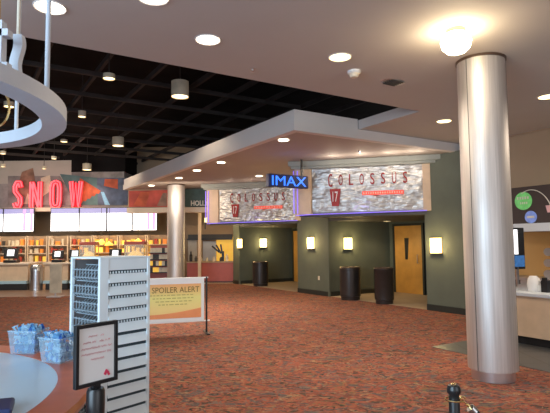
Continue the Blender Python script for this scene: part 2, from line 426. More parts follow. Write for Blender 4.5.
# ------------------------------------------------------------------ STEEL COLUMNS
def column(label, x, y, r, top, pl):
    t = thing('steel_column', label, 'column', (x, y, 0), 0, None)
    b_ = BM(); lathe(b_, [(r, pl), (r, top)], 72); obj('shaft', b_, 'brushed_steel', t, smooth=True)
    b_ = BM(); lathe(b_, [(r*.86, 0), (r*.86, pl+.01), (r*.99, pl+.01), (r*.99, pl)], 64); obj('base_ring', b_, 'silver', t, smooth=True)
    for a in (-2.58, -.5, 1.6):
        s_ = BM(); box(s_, (r*math.cos(a), r*math.sin(a), (pl+top)/2), (.004, .007, top-pl), a); obj('seam', s_, 'charcoal', t)
    b_ = BM(); lathe(b_, [(r, top-.03), (r+.012, top-.03), (r+.012, top)], 64); obj('top_collar', b_, 'bronze', t, smooth=True)
    return t
column('thick brushed steel column standing on the carpet in front of the snack bar at right', 2.535, 5.98, .277, ZC, .12)
column('brushed steel column under the soffit corner by the far snack counters', -3.36, 16.95, .29, ZS, .12)

# ------------------------------------------------------------------ CEILING LIGHTS
def downlight(label, p, r, m='lamp_white', group='recessed downlights', en=0, first=[]):
    t = thing('recessed_downlight', label, 'ceiling light', p, 0, group)
    b_ = BM(); lathe(b_, [(r, 0), (r*1.12, -.012), (r*1.18, -.004), (r*1.18, 0)], 32); obj('trim_ring', b_, 'fascia_paint', t, smooth=True)
    b_ = BM(); lathe(b_, [(0.0001, -.006), (r, -.006)], 32); obj('lens', b_, m, t)
    if en: lamp('SPOT', p-Vector((0, 0, .05)), en, (1, .78, .5), .1, spot=R(130))
    return t
g = 'recessed downlights in the white ceiling'
downlight('large white recessed downlight above the hanging ring', G(50, 7, ZC), .125, 'lamp_white', g, 25)
downlight('white recessed downlight cut off at the top edge of the picture, left half', G(153, -3, ZC), .125, 'lamp_white', g, 30)
downlight('white recessed downlight near the edge of the dark opening', G(208, 39.5, ZC), .12, 'lamp_white', g, 25)
downlight('yellowish recessed downlight beside the smoke detector', G(340, 57, ZC), .12, 'lamp_yellow', g, 30)
downlight('yellow recessed downlight left of the thick steel column, near the soffit face', G(444, 121, ZC), .12, 'lamp_yellow', g, 30)
downlight('recessed downlight at the right edge, right of the thick steel column', G(548, 96.5, ZC), .13, 'lamp_yellow', g, 30)
g = 'small downlights under the soffit'
lab = ['bright soffit downlight nearest the soffit corner', 'soffit downlight second from the near corner along the left edge', 'soffit downlight third from the near corner along the left edge',
       'soffit downlight just above the far steel column', 'soffit downlight left of the far steel column near the mural', 'soffit downlight left above the blue IMAX sign', 'soffit downlight above the green HOLLYWOOD fascia']
for (x, y, en), l in zip(((283.5, 140, 45), (221, 162.5, 45), (197, 170.5, 45), (179, 178, 30), (151.5, 185.5, 30), (259, 176, 40), (204, 189.5, 30)), lab):
    p = G(x, y, ZS); dl = downlight(l, p, .10, 'lamp_white', g, en)
# big frosted globe on the ceiling
p = G(455.5, 30, ZC)
t = thing('globe_ceiling_light', 'glaring frosted glass globe light on the ceiling above the thick column', 'ceiling light', p)
b_ = BM(); lathe(b_, [(.10, 0), (.105, -.02), (.10, -.05)], 32); obj('base_plate', b_, 'brass', t, smooth=True)
b_ = BM(); lathe(b_, [(.10, -.04), (.145, -.08), (.155, -.13), (.14, -.19), (.095, -.235), (.0001, -.25)], 32); obj('glass_globe', b_, 'lamp_hot', t, smooth=True)
lamp('POINT', p-Vector((0, 0, .36)), 13, (1, .66, .34), .15)
# detector, vent, sprinklers
p = G(354, 71, ZC)
t = thing('smoke_detector', 'small round white smoke detector on the ceiling', 'smoke detector', p)
b_ = BM(); lathe(b_, [(.085, 0), (.085, -.03), (.07, -.04)], 32); obj('base', b_, 'white_plain', t, smooth=True)
b_ = BM(); lathe(b_, [(.07, -.04), (.055, -.075), (.045, -.085), (.0001, -.087)], 32); obj('sensor_cap', b_, 'snack_pale', t, smooth=True)
p = G(393, 82, ZC)
t = thing('ceiling_vent', 'small grey metal sprinkler vent plate on the white ceiling', 'vent', p, TH)
b_ = BM(); lathe(b_, [(.0001, -.008), (.15, -.008), (.16, 0)], 32, sx=1.2, sy=.75); obj('plate', b_, 'steel', t)
b_ = BM()
for k in range(-2, 3): bx(b_, -.11, .11, k*.04-.006, k*.04+.006, -.022, -.008)
obj('slat', b_, 'charcoal', t)
for (x, y), l in zip(((252.5, 68.5), (359, 151)), ('tiny ceiling sprinkler head near the dark opening', 'tiny sprinkler head under the soffit above the COLOSSUS sign')):
    p = G(x, y, ZC if y < 100 else ZS+.012)
    t = thing('sprinkler_head', l, 'sprinkler', p)
    b_ = BM(); lathe(b_, [(.035, 0), (.035, -.008), (.012, -.012), (.012, -.04), (.028, -.045), (.0001, -.048)], 16); obj('body', b_, 'steel', t, smooth=True)

# can lights hanging in the dark ceiling
def canlight(label, p, r, h, m='lamp_dim', house='mural_cream'):
    t = thing('can_light', label, 'ceiling light', p, 0, 'can lights in the dark ceiling')
    b_ = BM(); lathe(b_, [(r, 0), (r, h), (.0001, h)], 24); obj('housing', b_, house, t, smooth=True)
    b_ = BM(); lathe(b_, [(.0001, .015), (r*.92, .015)], 24); obj('lens', b_, m, t)
    b_ = BM(); tube(b_, [(0, 0, h), (0, 0, 6.2-p.z)], .012, 6); obj('stem', b_, 'beam_paint', t)
    lamp('SPOT', p-Vector((0, 0, .04)), 60, (1, .8, .55), .1, spot=R(120))
    return t
for x, y, r, h, l in ((180, 97, .20, .36, 'biggest cream can light in the dark ceiling near the white ceiling edge'),
                      (118, 146, .19, .30, 'wide cream can light in the dark ceiling above the mural'),
                      (87, 170, .18, .26, 'cream can light low in the dark ceiling above the glowing letter W'),
                      (82, 117, .10, .16, 'small can light in the dark ceiling right of the hanging ring'),
                      (109, 79, .12, .10, 'small bright spot light in the dark ceiling nearest the white ceiling edge'),
                      (64, 142, .11, .08, 'small bright spot light just below right of the hanging ring'),
                      (54, 159, .09, .10, 'small dim spot light under the hanging ring, above the letter N'),
                      (44, 169, .09, .12, 'small bright spot light directly above the glowing letter O'),
                      (3, 154, .09, .10, 'upper spot light at the left edge under the hanging ring'),
                      (3, 167, .09, .12, 'lower spot light at the left edge above the menu screens'),
                      (9, 107, .12, .12, 'spot light seen through the middle of the hanging ring')):
    canlight(l, G(x, y, 5.0 if y < 150 else 4.75), r, h)

# ------------------------------------------------------------------ MARQUEES
A = D(311, 200, 12.5); B = D(431, 200, 11.75); MR = math.atan2(B.y-A.y, B.x-A.x); MW = (B-A).length
MC = (A+B)/2; MC.z = 0
Z0, Z1 = 2.33, 3.50
def marquee(loc, label):
    t = thing('marquee_sign', label, 'sign', loc, MR, 'marquees over the theatre entrances')
    hw = MW/2
    # foil panel as a gently folded sheet
    b_ = BM(); n = 28; rows = 9
    rng = random.Random(3); vs = []
    for j in range(rows+1):
        vs.append([b_.verts.new((-hw+.04+(MW-.22)*i/n, -.015*rng.random()-.01*math.sin(i*.9)*math.sin(j*1.3), Z0+.03+(Z1-Z0-.06)*j/rows)) for i in range(n+1)])
    for j in range(rows):
        for i in range(n): b_.faces.new((vs[j][i], vs[j][i+1], vs[j+1][i+1], vs[j+1][i]))
    obj('foil_panel', b_, 'foil', t)
    obj('backing', mk(bx, -hw, hw, .03, .12, Z0, Z1), 'cornice_paint', t)
    obj('end_panel', mk(bx, hw-.18, hw, -.05, .14, Z0, Z1), 'maple', t, bev=.006)
    c_ = BM(); prism(c_, [(-hw, -.05), (-hw+.04, .03), (-hw-.36, -.02), (-hw-.38, -.13)], Z0-.02, Z1)
    obj('end_panel', c_, 'maple', t)
    c_ = BM(); prism(c_, [(-hw+.02, .05), (hw, .05), (hw, .9), (.7, 2.1), (.1, 1.8), (-hw-.3, 0)], 2.245, Z1)
    obj('canopy_body', c_, 'header_paint', t)
    c_ = BM()
    prism(c_, [(-hw-.45, -.26), (-hw, -.18), (hw+.12, -.18), (hw+.12, .3), (-hw-.35, .3)], Z1-.06, Z1+.0)
    prism(c_, [(-hw-.50, -.33), (-hw, -.25), (hw+.28, -.25), (hw+.28, .3), (-hw-.4, .3)], Z1+.0, ZS)
    obj('cornice', c_, 'cornice_paint', t)
    c_ = BM(); tube(c_, [(-hw-.36, -.17, Z0-.05), (-hw, -.09, Z0-.03), (hw-.1, -.08, Z0)], .011, 8); obj('neon_tube', c_, 'neon_purple', t, smooth=True)
    for dx in (0, .09):
        c_ = BM(); tube(c_, [(-hw-.40+dx, -.17+dx*.2, Z0), (-hw-.40+dx, -.17+dx*.2, Z1-.1)], .014, 8); obj('neon_tube', c_, 'neon_purple', t, smooth=True)
    # lettering
    ht = Z1-Z0
    L = 'COLOSSUS'
    xs0, xs1 = -hw+MW*.175, -hw+MW*.80
    for i, ch in enumerate(L):
        xx = xs0+(xs1-xs0)*i/7
        text('letter', ch, 'red_paint', t, xx, -.06, Z0+ht*(.69), .10, .27 if i else .33, ext=.012)
    # tapering emblem with 17
    ex = -hw+MW*.215; ez = Z0+ht*.325
    e_ = BM(); prism_xz(e_, [(ex-.14, ez+.215), (ex-.085, ez-.215), (ex+.085, ez-.215), (ex+.14, ez+.215)], -.045, -.03)
    em = obj('emblem', e_, 'red_paint', t)
    text('number', '17', 'paper', em, ex, -.05, ez+.02, .13, .25, ext=.004)
    bx0, bx1 = -hw+MW*.445, -hw+MW*.785
    e_ = BM(); bx(e_, bx0, bx1, -.045, -.03, Z0+ht*.355, Z0+ht*.435); bar = obj('lettered_bar', e_, 'red_bar', t)
    e_ = BM(); k = 17
    for q in range(k):
        xq = bx0+.04+(bx1-bx0-.08)*q/(k-1); bx(e_, xq-.012, xq+.012, -.049, -.044, Z0+ht*.375, Z0+ht*.415)
    obj('lettering', e_, 'snack_pale', bar)
    return t
m1 = marquee(MC, 'silver foil COLOSSUS 17 marquee nearer the camera, right of the IMAX sign')
m2 = dup(m1, MC+E2*5.35, MR, 'silver foil COLOSSUS 17 marquee farther away, left of the IMAX sign')
ml = Matrix.Rotation(MR, 4, 'Z')
for off in (Vector((0, 0, 0)), E2*5.35):
    for sx in (-.75, -.1, .55, 1.1):
        p = MC+off+ml @ Vector((sx, -.75, 3.40)); lamp('POINT', p, 4.8 if off.length < 1 else 1.3, (1, .84, .66), .05)
    p = MC+off+ml @ Vector((-.2, -.35, 2.3)); lamp('POINT', p, 1.2, (.4, .35, 1), .05)

# IMAX blade sign
p0 = D(268, 180, 11.5)
t = thing('blade_sign', 'dark rectangular sign with glowing blue IMAX letters between the marquees', 'sign', (p0.x, p0.y, 0), R(30))
LZ0, LZ1, LW = D(268, 186.5, 11.5).z, D(268, 173.5, 11.5).z, 1.10
obj('case', mk(bx, 0, LW, -.03, .10, LZ0, LZ1), 'navy', t, bev=.01)
text('lettering', 'IMAX', 'blue_letters', t, LW*.51, -.036, (LZ0+LZ1)/2, LW*.86, (LZ1-LZ0)*.74, ext=.006, bold=.0)
obj('bracket', mk(bx, LW-.18, LW-.10, .02, .55, LZ1-.05, LZ1), 'near_black', t)
b_ = BM(); bx(b_, LW-.16, LW-.12, .02, .06, LZ1, ZS); obj('hanger', b_, 'near_black', t)
lamp('POINT', p0+Vector((.5, -.25, 0)), 1.0, (.1, .3, 1), .1)

# ------------------------------------------------------------------ SCONCES
def sconce(label, p, rz):
    t = thing('wall_sconce', label, 'wall lamp', p, rz, 'glowing sconces on the green walls')
    b_ = BM(); lathe(b_, [(.15, -.17), (.15, .17), (.0001, .17)], 16, a0=PI, a1=2*PI, sy=.85); lathe(b_, [(.0001, -.17), (.15, -.17)], 16, a0=PI, a1=2*PI, sy=.85)
    obj('glass_shade', b_, 'sconce_glass', t, smooth=True)
    obj('back_plate', mk(bx, -.165, .165, -.012, .0, -.19, .19), 'brass', t)
    b_ = BM(); bx(b_, -.15, .15, -.12, -.012, -.19, -.172); obj('bottom_rim', b_, 'bronze', t)
    o = ml0(rz) @ Vector((0, -.26, 0)); lamp('POINT', Vector(p)+o, 17, (1, .72, .32), .1)
    return t
def ml0(rz): return Matrix.Rotation(rz, 4, 'Z')
def hit_u(x, y, u0):
    d = ray(x, y); k = u0/(d.dot(E1)); q = d*k; return Vector((q.x, q.y, EYE+q.z))
def hit_w(x, y, w0):
    d = ray(x, y); k = w0/(d.dot(E2)); q = d*k; return Vector((q.x, q.y, EYE+q.z))
sconce('glowing yellow sconce on the right green pilaster beside the thick column', hit_u(436.5, 245.5, UW-.0), FACE)
sconce('glowing yellow sconce on the pier between the two entrances', hit_u(311.5, 243, UW-.0), FACE)
sconce('glowing yellow sconce inside the near recess above the first litter bin', hit_w(347.5, 243.5, 11.9), TH)
sconce('glowing yellow sconce inside the far recess above the litter bin', hit_w(263, 243, 17.6), TH)
sconce('glowing yellow sconce on the farthest pilaster, leftmost of the sconces', hit_u(240.5, 243.5, UW-.0), FACE)
for x, y, l in ((353, 222.8, 'near entrance recess downlight, left one above the first litter bin'), (387, 221, 'near entrance recess downlight, right one by the yellow door'),
                (260, 219.5, 'far entrance recess downlight, left one under the far marquee'), (277, 219, 'far entrance recess downlight, right one under the far marquee')):
    p = G(x, y, 2.24); downlight(l, p, .10, 'lamp_yellow', 'downlights in the entrance recesses', 22)
# small wall plate
p = hit_u(319, 278, UW)
tag(obj('wall_outlet', mk(bx, -.04, .04, -.01, 0, -.06, .06), 'snack_pale', None, loc=p, rz=FACE), 'small pale outlet plate low on the pier between entrances', 'outlet')

# ------------------------------------------------------------------ LITTER BINS
def litter_bin(label, p, r=.29, h=.92):
    t = thing('litter_bin', label, 'trash can', p, FACE, 'round litter bins by the entrances')
    b_ = BM(); lathe(b_, [(.0001, .0), (r*.90, 0), (r*.92, .10), (r, .11), (r, h-.09), (r*1.03, h-.08), (r*1.03, h-.03)], 32); obj('body', b_, 'bin_black', t, smooth=True)
    b_ = BM(); lathe(b_, [(r*1.03, h-.03), (r*.95, h), (r*.6, h), (r*.56, h-.05)], 32); obj('rim', b_, 'bronze', t, smooth=True)
    b_ = BM(); lathe(b_, [(.0001, h-.06), (r*.6, h-.05)], 32); obj('opening', b_, 'near_black', t)
    return t
litter_bin('dark round litter bin standing in front of the near recess, right one of its pair', G(384.5, 303.5), .25, .94)
litter_bin('dark round litter bin by the side wall of the near recess, left of its pair', G(350.5, 299.5), .29)
litter_bin('dark round litter bin in the far recess beside the yellow door', G(260.5, 286), .30)

# ------------------------------------------------------------------ RIGHT SNACK COUNTER
UC = 7.38; ZT = .80
t = thing('snack_counter', 'maple fronted snack counter with pale top right of the thick column', 'counter', W(UC, 5.25), FACE)
# local x runs toward lower w
obj('front_panel', mk(bx, 0, 6.5, 0, .6, .13, ZT-.05), 'maple', t)
obj('toe_kick', mk(bx, .0, 6.5, .05, .6, 0, .13), 'near_black', t)
obj('worktop', mk(bx, -.03, 6.5, -.06, .66, ZT-.05, ZT), 'cool_white', t, bev=.006)
t = thing('menu_board', 'dark brown menu board with green and blue circles above the snack counter', 'sign', W(9.0, 5.45), FACE)
zb0, zb1 = hit_u(518, 224, 9.0).z, hit_u(518, 187.5, 9.0).z
obj('board', mk(bx, -1.0, 6, 0, .10, zb0, zb1), 'board_brown', t)
obj('ledge', mk(bx, -1.0, 6, -.10, .14, zb0-.15, zb0), 'cool_white', t)
def loc_on(t_, x, y, u0):      # pixel -> local (x, z) on that face
    q = hit_u(x, y, u0)-t_.location; return q.dot(-E2), q.z
gx, gz = loc_on(t, 523.5, 201, 9.0)
b_ = BM(); prism_xz(b_, [(gx+.17*math.cos(a*PI/16), gz+.17*math.sin(a*PI/16)) for a in range(32)], -.012, -.001); dot = obj('green_disc', b_, 'green_dot', t)
b_ = BM()
for k in range(5): bx(b_, gx-.12+k*.05, gx-.09+k*.05, -.016, -.012, gz+.03, gz+.08)
for k in range(4): bx(b_, gx-.06+k*.04, gx-.04+k*.04, -.016, -.012, gz-.06, gz-.02)
obj('lettering', b_, 'letter_cream', dot)
gx2, gz2 = loc_on(t, 531, 217, 9.0)
b_ = BM(); prism_xz(b_, [(gx2+.115*math.cos(a*PI/16), gz2+.115*math.sin(a*PI/16)) for a in range(32)], -.012, -.001); obj('blue_disc', b_, 'blue_dot', t)
b_ = BM(); bx(b_, gx2-.07, gx2+.07, -.016, -.012, gz2-.02, gz2+.02); obj('lettering', b_, 'letter_cream', t)
cxx, czz = loc_on(t, 532, 222, 9.0)
b_ = BM(); tube(b_, [(cxx+.42*math.cos(a), -.01, czz+.60*math.sin(a)) for a in [R(115-q*5) for q in range(29)]], .009, 6); obj('white_arc', b_, 'letter_cream', t)
cxx, czz = loc_on(t, 549.5, 208, 9.0)
b_ = BM(); prism_xz(b_, [(cxx-.06, czz+.05), (cxx+.06, czz+.05), (cxx+.03, czz-.08), (cxx-.03, czz-.08)], -.02, -.001); obj('cup_picture', b_, 'pink_dot', t)
# header above the back counter
t = thing('back_cabinet', 'dark open cabinet behind the snack counter under the menu board', 'cabinet', W(9.15, 4.95), FACE)
obj('carcass', mk(bx, .02, 6, .30, .5, .0, zb0-.16), 'board_brown', t)
obj('work_surface', mk(bx, -.9, 6, -.05, .5, .85, .90), 'silver', t)
obj('base_cupboard', mk(bx, -.9, 6, .0, .5, .0, .85), 'charcoal', t)
bm = BM(); uwbox(bm, 9.66, 9.7, 4.9, 6.8, .9, zb0-.15); struct('wall_panel', bm, 'orange_wall')
t = thing('display_monitor', 'thin monitor with pale lit screen behind the snack counter at the column edge', 'monitor', W(8.3, 5.05, ZT), FACE+R(75))
q = W(8.3, 5.05, 0)
pm = D(517, 250, (W(8.2, 4.9)).y)
t.location = (pm.x, pm.y, ZT+.02)
obj('screen_case', mk(bx, -.12, .16, -.0, .05, .30, 1.0), 'near_black', t, bev=.005)
obj('screen', mk(bx, -.10, .02, -.006, .0, .55, .97), 'small_screen', t)
obj('screen_picture', mk(bx, -.10, .14, -.008, .0, .34, .53), 'wrap_deep', t)
obj('stand_foot', mk(bx, -.1, .1, -.06, .1, -.02, .0), 'steel', t); obj('stand_neck', mk(bx, -.02, .02, .0, .03, 0, .38), 'steel', t)
def counter_item(name, label, cat, x, y, bmf, m, u0=7.7, group=None, smooth=True):
    d = ray(x, y); k = u0/d.dot(E1); q = d*k
    o = obj(name, bmf, m, None, smooth=smooth, loc=(q.x, q.y, ZT), rz=FACE); tag(o, label, cat, group); return o
b_ = BM(); lathe(b_, [(.0001, 0), (.09, 0), (.10, .10), (.085, .2), (.05, .24), (.0001, .24)], 20); tube(b_, [(.09, 0, .18), (.15, 0, .15), (.15, 0, .08), (.09, 0, .05)], .012, 6)
counter_item('pitcher', 'pale rounded pitcher on the right snack counter', 'pitcher', 534, 290, b_, 'white_plain')
b_ = BM(); box(b_, (0, 0, .05), (.16, .14, .10)); box(b_, (0, .02, .13), (.12, .08, .06)); counter_item('napkin_dispenser', 'small silver napkin dispenser near the column on the right counter', 'dispenser', 525, 291, b_, 'silver', smooth=False)
b_ = BM(); box(b_, (0, 0, .09), (.10, .14, .18)); box(b_, (0, -.05, .20), (.06, .05, .05)); counter_item('card_terminal', 'black card terminal on the right snack counter beside the pitcher', 'terminal', 547, 292, b_, 'near_black', smooth=False)
b_ = BM(); lathe(b_, [(.0001, 0), (.05, 0), (.06, .10), (.0001, .10)], 16); counter_item('paper_cup', 'small pale paper cup between pitcher and card terminal on the snack counter', 'cup', 540.5, 294, b_, 'paper')
# stack of cans on the cabinet shelves
for k in range(3):
    q = hit_u(547.5, 252+k*11, 9.3)
    b_ = BM(); tube(b_, [(0, 0, 0), (0, .12, 0)], .075, 20)
    tag(obj('cup_sleeve', b_, 'silver', None, smooth=True, loc=q, rz=FACE), ['topmost', 'middle', 'lowest'][k]+' of three silver cup dispensers in the dark cabinet', 'cup dispenser', 'cup dispensers in the dark cabinet')

# ------------------------------------------------------------------ FAR SNACK COUNTERS
YC = 18.2
def px(x, Y, y=270): return D(x, y, Y).x
# menu screens
def menu(x0, x1, label, pink=None):
    Ym = 21.0
    a, c = px(x0, Ym, 220), px(x1, Ym, 220); z0, z1, zh = D(60, 231, Ym).z, D(60, 208.5, Ym).z, D(60, 213.5, Ym).z
    t = thing('menu_screen', label, 'menu board', ((a+c)/2, Ym, 0), 0, 'bright menu screens over the far counters')
    hw = (c-a)/2
    obj('case', mk(bx, -hw, hw, .0, .1, z0-.04, z1+.03), 'charcoal', t)
    obj('lit_panel', mk(bx, -hw+.02, hw-.02, -.01, .0, z0, zh), 'screen_glow', t)
    obj('header_strip', mk(bx, -hw+.02, hw-.02, -.01, .0, zh+.01, z1), 'screen_header', t)
    if pink:
        b_ = BM()
        for u_ in pink: xx = px(u_, Ym, 220)-(a+c)/2; bx(b_, xx-.05, xx+.05, -.02, -.01, z0+.03, z1-.02)
        obj('pink_picture', b_, 'screen_pink', t)
    b_ = BM(); bx(b_, -.03, .03, .02, .06, z1+.03, 3.06); obj('hanger', b_, 'charcoal', t)
    return t
menu(-19, 3, 'lit menu screen cut off at the left edge of the picture')
menu(3.5, 34, 'lit menu screen with two pink pictures under the letters S and N', (24.5, 31.5))
menu(50.5, 79, 'lit menu screen under the glowing letter W')
menu(79.5, 106.5, 'lit menu screen under the orange saw-toothed mural shape')
menu(107, 132, 'lit menu screen under the blue part of the mural')
menu(132.5, 157, 'lit menu screen with two pink pictures under the red mural', (148.5, 154))
lamp('AREA', (-8.5, 20.3, 2.7), 12, (.95, .95, 1), 8, rot=(R(100), 0, 0), sy=.6)

# mural shapes on the bulkhead
MY = [YF]
def mp_(x, y): q = D(x, y, MY[0]-.02); return (q.x, q.z)
t = thing('wall_mural', 'colourful abstract mural of orange, blue and red shapes above the menu screens', 'mural', (0, YF, 0))
def mural(pts, m, d): obj('painted_shape', mk(prism_xz, [mp_(*p) for p in pts], -.03-d+MY[0]-YF, -.002+MY[0]-YF), m, t)
mural([(8, 205), (8, 176), (60, 176), (76, 205)], 'mural_grey', 0)
mural([(76, 205), (60, 174), (98, 178), (110, 205)], 'mural_teal', .002)
mural([(17, 190), (22, 172), (33, 168), (37, 190), (31, 203)], 'mural_brown', .006)
mural([(24, 204), (28, 193), (35, 204)], 'mural_cream', .008)
mural([(41, 178), (50, 175), (52, 190), (42, 197)], 'mural_cream', .008)
saw = [(80, 178), (101, 191)]+[(101-q*2.2-(.0), 191+q*1.25+(1.6 if q % 2 else 0)) for q in range(1, 10)]+[(79, 204)]
mural(saw, 'mural_orange', .01)
mural([(98, 205), (97, 178), (131, 178), (131, 205)], 'mural_blue', .004)
mural([(104, 186), (105, 179), (118, 179), (118, 189)], 'mural_orange', .012)
mural([(101, 192), (104, 192), (110, 205), (105, 205)], 'wrap_blue', .012)
MY[0] = YH
mural([(129, 207), (129, 191), (168, 190), (168, 207)], 'mural_red', .004)
mural([(133, 206), (141, 192), (150, 192), (146, 206)], 'mural_orange', .008)
mural([(157, 206), (163, 193), (167, 193), (167, 206)], 'mural_brown', .008)

# SHOW letters: double neon tubes over red channel letters
def neon_letter(ch, x0, x1, label):
    q0, q1 = D(x0, 202, 21.3), D(x1, 176.5, 21.3); w, h = q1.x-q0.x, 1.12
    t = thing('neon_letter', label, 'neon letter', (q0.x, 21.32, 3.225), 0, 'glowing red neon letters on the ledge')
    S = {'S': [[(.92, .80), (.75, .97), (.35, .97), (.12, .82), (.15, .62), (.5, .50), (.85, .38), (.9, .18), (.68, .03), (.3, .03), (.08, .18)]],
         'N': [[(.10, .02), (.10, .98)], [(.16, .93), (.84, .07)], [(.90, .02), (.90, .98)]],
         'O': [[(.5, .98), (.2, .93), (.1, .75), (.1, .25), (.2, .07), (.5, .02), (.8, .07), (.9, .25), (.9, .75), (.8, .93), (.5, .98)]],
         'W': [[(.02, .98), (.27, .02), (.5, .9), (.73, .02), (.98, .98)]]}[ch]
    b_ = BM()
    for st in S:
        for a, c in zip(st[:-1], st[1:]):
            A_ = Vector((a[0]*w, 0, a[1]*h)); C_ = Vector((c[0]*w, 0, c[1]*h)); d = C_-A_
            box(b_, (A_+C_)/2+Vector((0, .05, 0)), (.19, .05, d.length+.06), 0, 0, math.atan2(d.x, d.z))
    obj('channel', b_, 'neon_red_back', t)
    for off in (-.06, .06):
        b_ = BM()
        for st in S:
            pts = []
            for i, a in enumerate(st):
                c0 = st[max(i-1, 0)]; c1 = st[min(i+1, len(st)-1)]
                tx, tz = (c1[0]-c0[0])*w, (c1[1]-c0[1])*h; L = math.hypot(tx, tz) or 1
                pts.append((a[0]*w-tz/L*off, -.02, a[1]*h+tx/L*off))
            tube(b_, pts, .036, 8)
        obj('neon_tube', b_, 'neon_red', t, smooth=True)
neon_letter('S', 13.7, 21.5, 'glowing red neon letter S on the ledge, first of the word')
neon_letter('N', 30.2, 41.0, 'glowing red neon letter N on the ledge, second of the word')
neon_letter('O', 50.5, 60.5, 'glowing red neon letter O on the ledge, third of the word')
neon_letter('W', 70.5, 81, 'glowing red neon letter W on the ledge, last of the word')
lamp('AREA', (-9.5, 20.9, 3.7), 5, (1, .15, .15), 4, rot=(R(90), 0, 0), sy=1)

# HOLLYWOOD fascia
q0, q1 = D(185, 191, 18.1), D(240, 207, 18.1)
t = thing('fascia_sign', 'dark green fascia with cream HOLLYWOOD lettering behind the far column', 'sign', (q0.x, 18.1, 0))
ww = 1.4
obj('board', mk(bx, 0, ww, 0, .2, 2.96, ZS-.01), 'hollywood_green', t)
s0 = D(191, 203, 18.1).x-q0.x; s1 = D(231, 203, 18.1).x-q0.x-.12
text('lettering', 'HOLLYWOOD', 'letter_cream', t, (s0+s1)/2, -.01, 3.08, s1-s0, .19, ext=.01, bold=.02)
# small lit sign below
q0 = D(204, 222, 20.9)
t = thing('lit_sign', 'small hanging sign with glowing yellow green letters left of the far marquee', 'sign', (q0.x, 20.9, q0.z))
obj('rail', mk(bx, 0, 1.0, .03, .09, -.06, -.02), 'charcoal', t)
b_ = BM(); rg = random.Random(5); xx = .02
while xx < .93:
    hh = .11 if xx > .35 else .22; bx(b_, xx, xx+.035, 0, .03, -.02, -.02+hh*(.7+.3*rg.random())); xx += .062
obj('lettering', b_, 'lit_yellow_text', t)
obj('post', mk(bx, .02, .07, .03, .08, -.3, -.06), 'charcoal', t)

# far counters: four separate maple units with pale foot ledges
ZCT = D(20, 263, YC).z
def far_counter(x0, x1, label, m='maple'):
    a, c = px(x0, YC), px(x1, YC)
    t = thing('concession_counter', label, 'counter', ((a+c)/2, YC, 0), 0, 'far concession counters'); hw = (c-a)/2
    obj('front_panel', mk(bx, -hw, hw, 0, .8, .32, ZCT-.06), m, t)
    obj('foot_ledge', mk(bx, -hw, hw, -.12, .1, .24, .34), 'pale_laminate', t)
    obj('toe_kick', mk(bx, -hw+.03, hw-.03, .04, .8, 0, .26), 'charcoal', t)
    obj('worktop', mk(bx, -hw-.04, hw+.04, -.06, .85, ZCT-.06, ZCT), 'shelf_paint', t, bev=.01)
    return t
far_counter(-40, 28, 'maple concession counter at the left edge, left of the steel bin')
far_counter(44.5, 68, 'maple concession counter between the steel bin and the white rack')
far_counter(70.5, 99, 'maple concession counter behind the white display rack')
far_counter(102, 143, 'maple concession counter behind the rack, reaching toward the far column')
# steel bin between counters
t = thing('steel_bin', 'shiny steel bin standing between two far concession counters', 'trash can', (px(36.5, YC-.1), YC-.1, 0))
b_ = BM(); lathe(b_, [(.0001, 0), (.22, 0), (.22, .72), (.0001, .72)], 32); obj('body', b_, 'steel', t, smooth=True)
b_ = BM(); lathe(b_, [(.23, .70), (.23, .80), (.16, .92), (.0001, .93)], 32); obj('domed_lid', b_, 'steel', t, smooth=True)
# cash registers
def register(x, Y, label, big=1.0):
    q = px(x, Y, 255)
    t = thing('cash_register', label, 'cash register', (q, Y, ZCT), 0, 'cash registers on the far counters')
    obj('base', mk(bx, -.2*big, .2*big, -.0, .35, 0, .10), 'near_black', t, bev=.01)
    b_ = BM(); box(b_, (0, .12, .30*big), (.46*big, .06, .34*big), 0, R(-12)); obj('monitor', b_, 'near_black', t, bev=.02)
    b_ = BM(); box(b_, (0, .082, .32*big), (.22*big, .01, .2*big), 0, R(-12)); obj('screen', b_, 'small_screen', t)
    return t
register(9.5, YC+.15, 'black cash register on the counter at the left edge', 1.15)
register(56.5, YC+.15, 'black cash register on the counter right of the steel bin', .95)
register(74, YC+.25, 'black cash register just left of the white rack top', 1.0)
register(114.5, YC+.25, 'dark cash register seen over the top of the white rack', 1.0)
